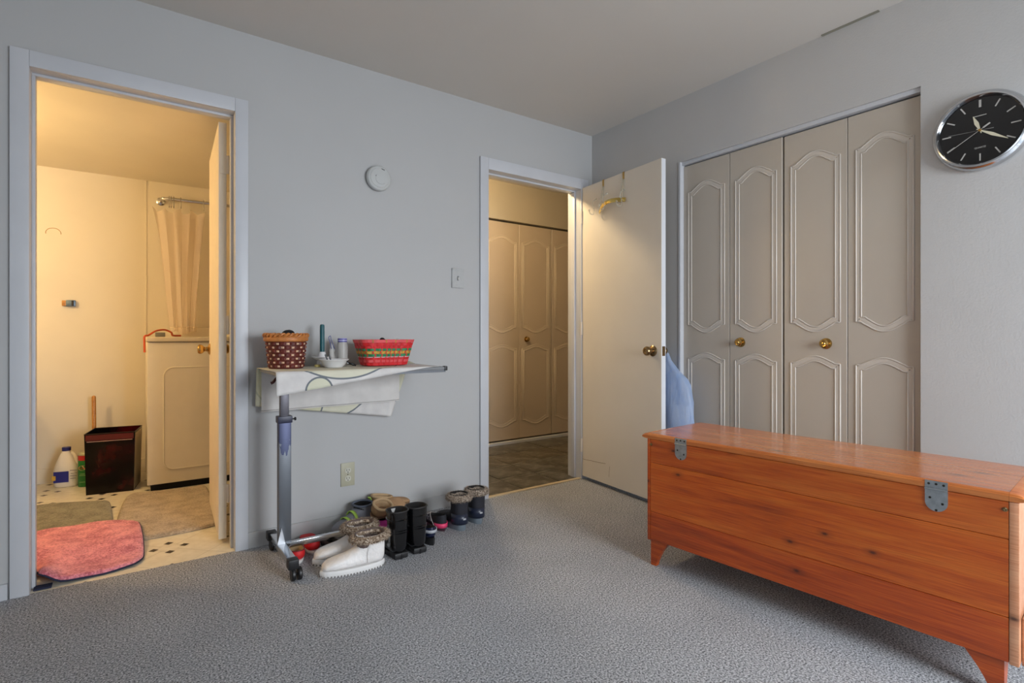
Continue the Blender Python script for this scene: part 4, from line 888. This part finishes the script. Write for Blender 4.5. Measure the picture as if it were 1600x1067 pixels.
# shower rod, rings and vinyl curtain
rd = thing('shower_rod', 'chrome L-shaped shower rod near the bathroom ceiling', 'curtain rod')
obj('rod', tube(nb(), [(-2.515, 2.022, 2.02), (-2.515, 1.93, 2.02), (-2.505, 1.905, 2.02), (-2.48, 1.895, 2.02), (-1.575, 1.86, 2.02)], .0125, 12), M['chrome'], rd, True)
for mt in (Matrix.Translation((-2.515, 2.029, 2.02)) @ Matrix.Rotation(PI / 2, 4, 'X'), Matrix.Translation((-1.562, 1.86, 2.02)) @ Matrix.Rotation(-PI / 2, 4, 'Y')):
    obj('flange', lathe(nb(), [(.03, 0), (.03, .004), (.016, .012), (.001, .012)], 20, mt), M['chrome'], rd, True)
cu = thing('shower_curtain', 'clear vinyl shower curtain bunched behind the washing machine', 'shower curtain')
n_ = NT('clear_vinyl'); tr = n_.n('ShaderNodeBsdfTransparent'); tr.inputs[0].default_value = (0.97, 0.93, 0.88, 1); mx = n_.n('ShaderNodeMixShader'); mx.inputs[0].default_value = .27
n_.set(**{'Base Color': lin(240, 226, 220), 'Roughness': .14}); n_.l(tr.outputs[0], mx.inputs[1]); n_.l(n_.b.outputs[0], mx.inputs[2]); n_.l(mx.outputs[0], n_.out.inputs[0])
rows = []; NXc = 90
for j in range(33):
    q = j / 32; row = []
    for i in range(NXc + 1):
        s_ = i / NXc; x0 = -2.575 + .335 * s_; x1 = -2.455 + .155 * s_; x = x0 * (1 - q ** .8) + x1 * q ** .8
        fold = math.sin(s_ * 2 * PI * 4.0 + 1.2 * q) * (.022 + .012 * q) + math.sin(s_ * 23 + 3 * q) * .008
        dip = .035 * abs(math.sin(s_ * PI * 4)) * (1 - q)
        row.append((x + .008 * math.sin(s_ * 40 + q * 5), 1.872 + .022 * (1 - s_) * (1 - q) + fold, (1.955 - dip) * (1 - q) + 1.030 * q + .012 * math.sin(s_ * 9) * q))
    rows.append(row)
obj('curtain_sheet', loft(nb(), rows, closed=False), n_.m, cu, True, angle=3)
for x in (-2.468, -2.456, -2.440, -2.395, -2.247):
    obj('curtain_ring', tube(nb(), [(x + .004 * math.sin(a), 1.895 - .0387 * (x + 2.48) + .020 * math.sin(a), 1.998 + .044 * math.cos(a)) for a in [2 * PI * k / 22 for k in range(22)]], .0022, 6, True), M['chrome'], cu, True)
# black wastebasket (slightly flared, open)
wbx = thing('wastebasket', 'black and dark red square metal wastebasket', 'wastebasket', (-2.928, 1.512, 0), math.radians(-9))
n_ = NT('lacquered_tin'); n_.set(**{'Base Color': n_.ramp(n_.noise(n_.coords((1, 1, 1)), 4.5, 3), [(0.50, lin(8, 5, 5)), (0.72, lin(70, 8, 12))]), 'Roughness': .22, 'Coat Weight': .0, 'Specular IOR Level': .25}); tin = n_.m
HW, b0, t0 = .385, .248, .264
def sq(s, z, o=0): c = b0 / 2; return [(c - s / 2 + o, c - s / 2 + o, z), (c + s / 2 - o, c - s / 2 + o, z), (c + s / 2 - o, c + s / 2 - o, z), (c - s / 2 + o, c + s / 2 - o, z)]
obj('shell', loft(nb(), [sq(b0, 0), sq(t0, HW), sq(t0, HW, .002), sq(b0, .006, .002)]), tin, wbx)
A_, B_ = sq(b0, .012), sq(t0, HW - .012)
obj('side_reflection', loft(nb(), [[Vector(A_[1]) + Vector((d, .012, 0)), Vector(A_[2]) + Vector((d, -.012, 0)), Vector(B_[2]) + Vector((d, -.012, 0)), Vector(B_[1]) + Vector((d, .012, 0))] for d in (.0008, .0018)]), plain('tan_reflection', (176, 160, 130), .3, .3), wbx, label='tan painted reflection on the side of the basket')  # thin tan sheet painted as floor and baseboard reflected in the side
obj('rim', tube(nb(), sq(t0, HW), .0028, 6, True), plain('tin_rim', (60, 50, 46), .35, .7), wbx)
c_ = b0 / 2; zt = HW - .048; st_ = b0 + (t0 - b0) * zt / HW
obj('front_band', bx(c_ - st_ / 2 + .012, c_ + st_ / 2 - .012, c_ - st_ / 2 - .002, c_ - st_ / 2 - .0005, zt - .002, zt + .0015), plain('gilt_line', (176, 140, 130), .4), wbx, label='pale printed line under the rim')
s2 = b0 + (t0 - b0) * (HW - .024) / HW
obj('upper_strip', bx(c_ - s2 / 2 + .006, c_ + s2 / 2 - .006, c_ - s2 / 2 - .0022, c_ - s2 / 2 - .0006, zt + .006, HW - .006, mtx=None), plain('dark_red_lacquer', (84, 22, 22), .3), wbx, label='dark red strip along the top')
# plunger behind it
pg = thing('toilet_plunger', 'wooden-handled plunger standing behind the wastebasket', 'plunger', (-2.905, 1.925, 0))
obj('handle', tube(nb(), [(0, 0, .10), (-.004, 0, .58), (-.004, 0, .588), (-.004, 0, .592)], [.0125, .0125, .010, .003], 14), M['stick'], pg, True)
obj('cup', lathe(nb(), [(.060, 0), (.066, .006), (.062, .05), (.042, .085), (.020, .098), (.018, .13), (.001, .13)], 28), plain('rust_rubber', (120, 44, 30), .6), pg, True)
# bleach jug
bj = thing('bleach_jug', 'white plastic jug with blue label and cap on bathroom floor', 'bottle', (-3.045, 1.87, 0), math.radians(-12))
wj = plain('white_jug', (226, 220, 208), .4, var=.02)
def jr_(hx, hy, z, ox=0): return [(ox + hx * math.copysign(abs(math.cos(a)) ** .7, math.cos(a)), hy * math.copysign(abs(math.sin(a)) ** .7, math.sin(a)), z) for a in [2 * PI * k / 32 for k in range(32)]]
obj('jug', loft(nb(), [jr_(.062, .046, 0), jr_(.070, .054, .008), jr_(.071, .055, .03), jr_(.071, .055, .115), jr_(.066, .050, .135), jr_(.050, .040, .175, -.004), jr_(.034, .030, .21, -.006), jr_(.022, .022, .23, -.006), jr_(.020, .020, .238, -.006)]), wj, bj, True, angle=.9)
obj('jug_handle', tube(nb(), catmull([(.022, -.002, .222), (.040, -.008, .205), (.052, -.012, .17), (.060, -.012, .13)], 5), .011, 10), wj, bj, True)
obj('cap', lathe(nb(), [(.024, .236), (.0245, .258), (.022, .2605), (.001, .2605)], 26, Matrix.Translation((-.006, 0, 0))), plain('navy_cap', (34, 36, 110), .4), bj, True)
lb_ = obj('label', bx(-.058, .022, -.0585, -.0565, .036, .108), plain('blue_label', (30, 38, 130), .4, var=.15), bj, label='blue paper label')
obj('label_mark', bx(-.066, -.046, -.0595, -.0585, .052, .082, bevel=.0004), plain('label_yellow', (196, 160, 60), .5), lb_)
for z, x0, x1 in ((.112, .028, .066), (.092, .032, .066), (.075, .03, .064), (.058, .03, .06)): obj('print_line', bx(x0, x1, -.0565, -.0545, z - .0018, z + .0018), plain('print_grey', (120, 112, 116), .6), lb_)
# cleanser canister
cn = thing('cleanser_can', 'green cleanser canister with red top band beside the jug', 'can', (-2.945, 1.80, 0))
obj('tube_body', lathe(nb(), [(.040, 0), (.0415, .003), (.0415, .216), (.040, .22), (.038, .223), (.001, .221)], 36), plain('green_print', (26, 120, 52), .4, var=.1), cn, True)
obj('red_band', lathe(nb(), [(.0412, .176), (.0420, .176), (.0420, .208), (.0412, .208)], 36), plain('red_print', (186, 36, 36), .4), cn, True)
obj('top_rim', lathe(nb(), [(.0412, .2095), (.0422, .2095), (.0422, .2205), (.0400, .2235)], 36), plain('pale_tin', (196, 196, 160), .4, .4), cn, True)
va = Matrix.Rotation(math.radians(-16), 4, 'Z') @ Matrix(((1, 0, 0, 0), (0, 0, -1, -.0425), (0, 1, 0, 0), (0, 0, 0, 1)))
P = [(.028 * math.cos(a), .016 * math.sin(a)) for a in [2 * PI * k / 28 for k in range(28)]]
ov = nb(); rgs = []
for r0 in (.0420, .0427):
    rgs.append([(r0 * math.sin(x / .0425 - .12 + math.radians(-16)), -r0 * math.cos(x / .0425 - .12 + math.radians(-16)), .128 + y + .1 * x) for x, y in P])
loft(ov, rgs); obj('oval_badge', ov, plain('badge_cream', (206, 176, 130), .5), cn, label='cream oval badge with red lettering')
text('lettering', 'Comet', .017, Matrix.Translation((0, 0, 0)) @ Matrix.Rotation(math.radians(-22), 4, 'Z') @ Matrix(((1, 0, 0, 0), (0, 0, -1, -.0440), (0, 1, 0, .127), (0, 0, 0, 1))), plain('script_red', (176, 50, 30), .5), cn)
for z, hw in ((.088, .014), (.078, .018), (.034, .016)):
    obj('print_line', bx(-hw, hw, -.0432, -.0422, z - .0016, z + .0016, mtx=Matrix.Rotation(math.radians(-22), 4, 'Z')), plain('print_pale_green', (150, 190, 120), .5), cn)
# small wall holder
hd = thing('wall_holder', 'small wood and grey wall bracket on the bathroom back wall', 'bracket', mtx=facing_front(-3.049, 2.03, 1.234))
obj('wood_block', bx(-.038, -.016, -.019, .019, 0, .02, bevel=.003), M['stick'], hd, True)
obj('steel_cup', bx(-.0155, .036, -.022, .022, 0, .026, bevel=.004), plain('blue_grey_metal', (104, 122, 140), .35, .6), hd, True)
obj('steel_rod', tube(nb(), [(.020, -.018, .027), (.020, .018, .027)], .006, 10), M['screw'], hd, True)

# ------------------------------------------------------------------ rugs
def rug(name, label, pts, mat, th, seed, group=None, lift=None, back=None, k=5):
    """closed outline (world x, y) -> thick soft mat with rounded edge"""
    O = [Vector((p[0], p[1], 0)) for p in pts]; O = catmull(O, k, True); c = sum(O, Vector()) / len(O); rr = random.Random(seed)
    steps = [(1.0, 0.0), (1.0, .35), (.985, .8), (.96, 1.0)] + [(f, 1.0) for f in (.9, .8, .7, .6, .5, .4, .3, .2, .1)]
    bm = nb(); rings = []
    for f, h in steps:
        ring = []
        for p in O:
            q = c + (p - c) * f; z = .0015 + th * h + (rr.uniform(-.5, .5) * .003 if h > .5 else 0) + (.003 * math.sin(q.x * 17) * math.sin(q.y * 13) if h > .5 else 0)
            if lift: z += lift(q.x, q.y)
            ring.append((q.x, q.y, z))
        rings.append(ring)
    loft(bm, rings, True, True, True)
    t = thing(name, label, 'rug', (0, 0, 0), 0, group)
    obj('pile', bm, mat, t, True, angle=1.2)
    if back:
        R_ = [[(c.x + (p.x - c.x) * f, c.y + (p.y - c.y) * f, .0005 + (lift(c.x + (p.x - c.x) * f, c.y + (p.y - c.y) * f) if lift else 0)) for p in O] for f in (.995, .97, .93, .88, .82, .74, .64, .5, .3, .1)]
        obj('backing', loft(nb(), R_, True, False, True), back, t, True, angle=1.2, label='dark navy underside')
    bm = nb(); tube(bm, [(p.x, p.y, .004 + (lift(p.x, p.y) if lift else 0)) for p in O], .004, 6, True); obj('bound_edge', bm, back or mat, t, True)
    return t
rug('bath_mat', 'grey green bath mat partly hidden by the left jamb', [(-3.30, .80), (-3.32, 1.36), (-3.25, 1.40), (-2.90, 1.315), (-2.835, 1.28), (-2.80, 1.20), (-2.775, .70), (-2.82, .60), (-3.26, .74)], M['green_pile'], .014, 3)
rug('bath_mat', 'taupe bath mat in front of the washing machine', [(-2.715, 1.29), (-2.62, 1.335), (-2.36, 1.30), (-2.29, 1.22), (-2.32, .52), (-2.36, .42), (-2.62, .40), (-2.70, .44), (-2.745, .60), (-2.755, .80)], M['taupe_pile'], .016, 4)
def plift(x, y):
    g = math.exp(-((x + 2.985) / .045) ** 2) * max(0, min(1, (.30 - y) / .22)) * .048   # curled corner by the jamb
    over = math.exp(-((y - .70) / .06) ** 2) * 0 + (.027 * max(0, min(1, (y - .18) / .17)))
    return g + over + .003 * math.sin(x * 30 + y * 6) + .003
rug('pink_rug', 'pink shaggy rug with a curled corner at the bathroom threshold', [(-3.11, .66), (-2.98, .715), (-2.76, .685), (-2.68, .64), (-2.655, .55), (-2.645, .20), (-2.665, .095), (-2.72, .055), (-2.90, .030), (-2.985, .040), (-3.008, .14), (-3.06, .18), (-3.11, .24)], M['pink_pile'], .018, 5, lift=plift, back=M['navy_backing'])
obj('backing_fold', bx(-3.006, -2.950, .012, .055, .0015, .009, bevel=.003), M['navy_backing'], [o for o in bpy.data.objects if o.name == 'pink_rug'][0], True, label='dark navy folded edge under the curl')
# vanity under the bathroom lamp (its edge shades the lower left of the back wall)
vn = thing('vanity_cabinet', 'white bathroom vanity hidden left of the doorway', 'cabinet', (-4.0, 1.35, 0))
obj('carcass', bx(0.002, .58, .02, .655, .09, .80), M['trim'], vn); obj('toe_kick', bx(.002, .52, .03, .64, 0, .09), M['black'], vn)
obj('countertop', bx(.002, .63, 0.0, .675, .80, .84, bevel=.006), ceram, vn, True)
for y in (.03, .345): 
    d_ = obj('door', bx(.581, .598, y, y + .30, .12, .77, bevel=.004), M['trim'], vn, True)
    obj('knob', lathe(nb(), [(.006, 0), (.012, .012), (.012, .018), (.001, .022)], 14, Matrix.Translation((.598, y + (.27 if y < .1 else .03), .6)) @ Matrix.Rotation(PI / 2, 4, 'Y')), M['brass'], d_, True)
# ------------------------------------------------------------------ wear: patch crack on the hall door, ring mark in the bathroom, loose ceiling tape
by = {o.name: o for o in bpy.data.objects}
crk = plain('crack_brown', (136, 112, 84), .9)
obj('crack', tube(nb(), [(.006, 0, .1445), (.05, 0, .1455), (.10, 0, .150), (.17, 0, .1535), (.25, 0, .160)], .0013, 5), crk, by['door_5'], label='brown hairline crack low on the door')
obj('crack', tube(nb(), [(.292, 0, .150), (.288, 0, .125), (.284, 0, .08)], .0009, 5), crk, by['door_5'])
obj('ring_mark', tube(nb(), [(-3.133 + .040 * math.cos(a), 2.03, 1.715 + .034 * math.sin(a)) for a in [PI * (-.05 + 1.12 * k / 16) for k in range(17)]], .0022, 5), plain('rust_stain', (176, 140, 92), .8), by['wall_bathroom_back'], label='faint brown arc mark on the wall')
obj('tape_edge', bx(-.016, -.0005, -1.81, -1.57, 2.4365, 2.4395), plain('aged_tape', (140, 138, 124), .8), by['ceiling'], label='loose drywall tape at the ceiling joint')
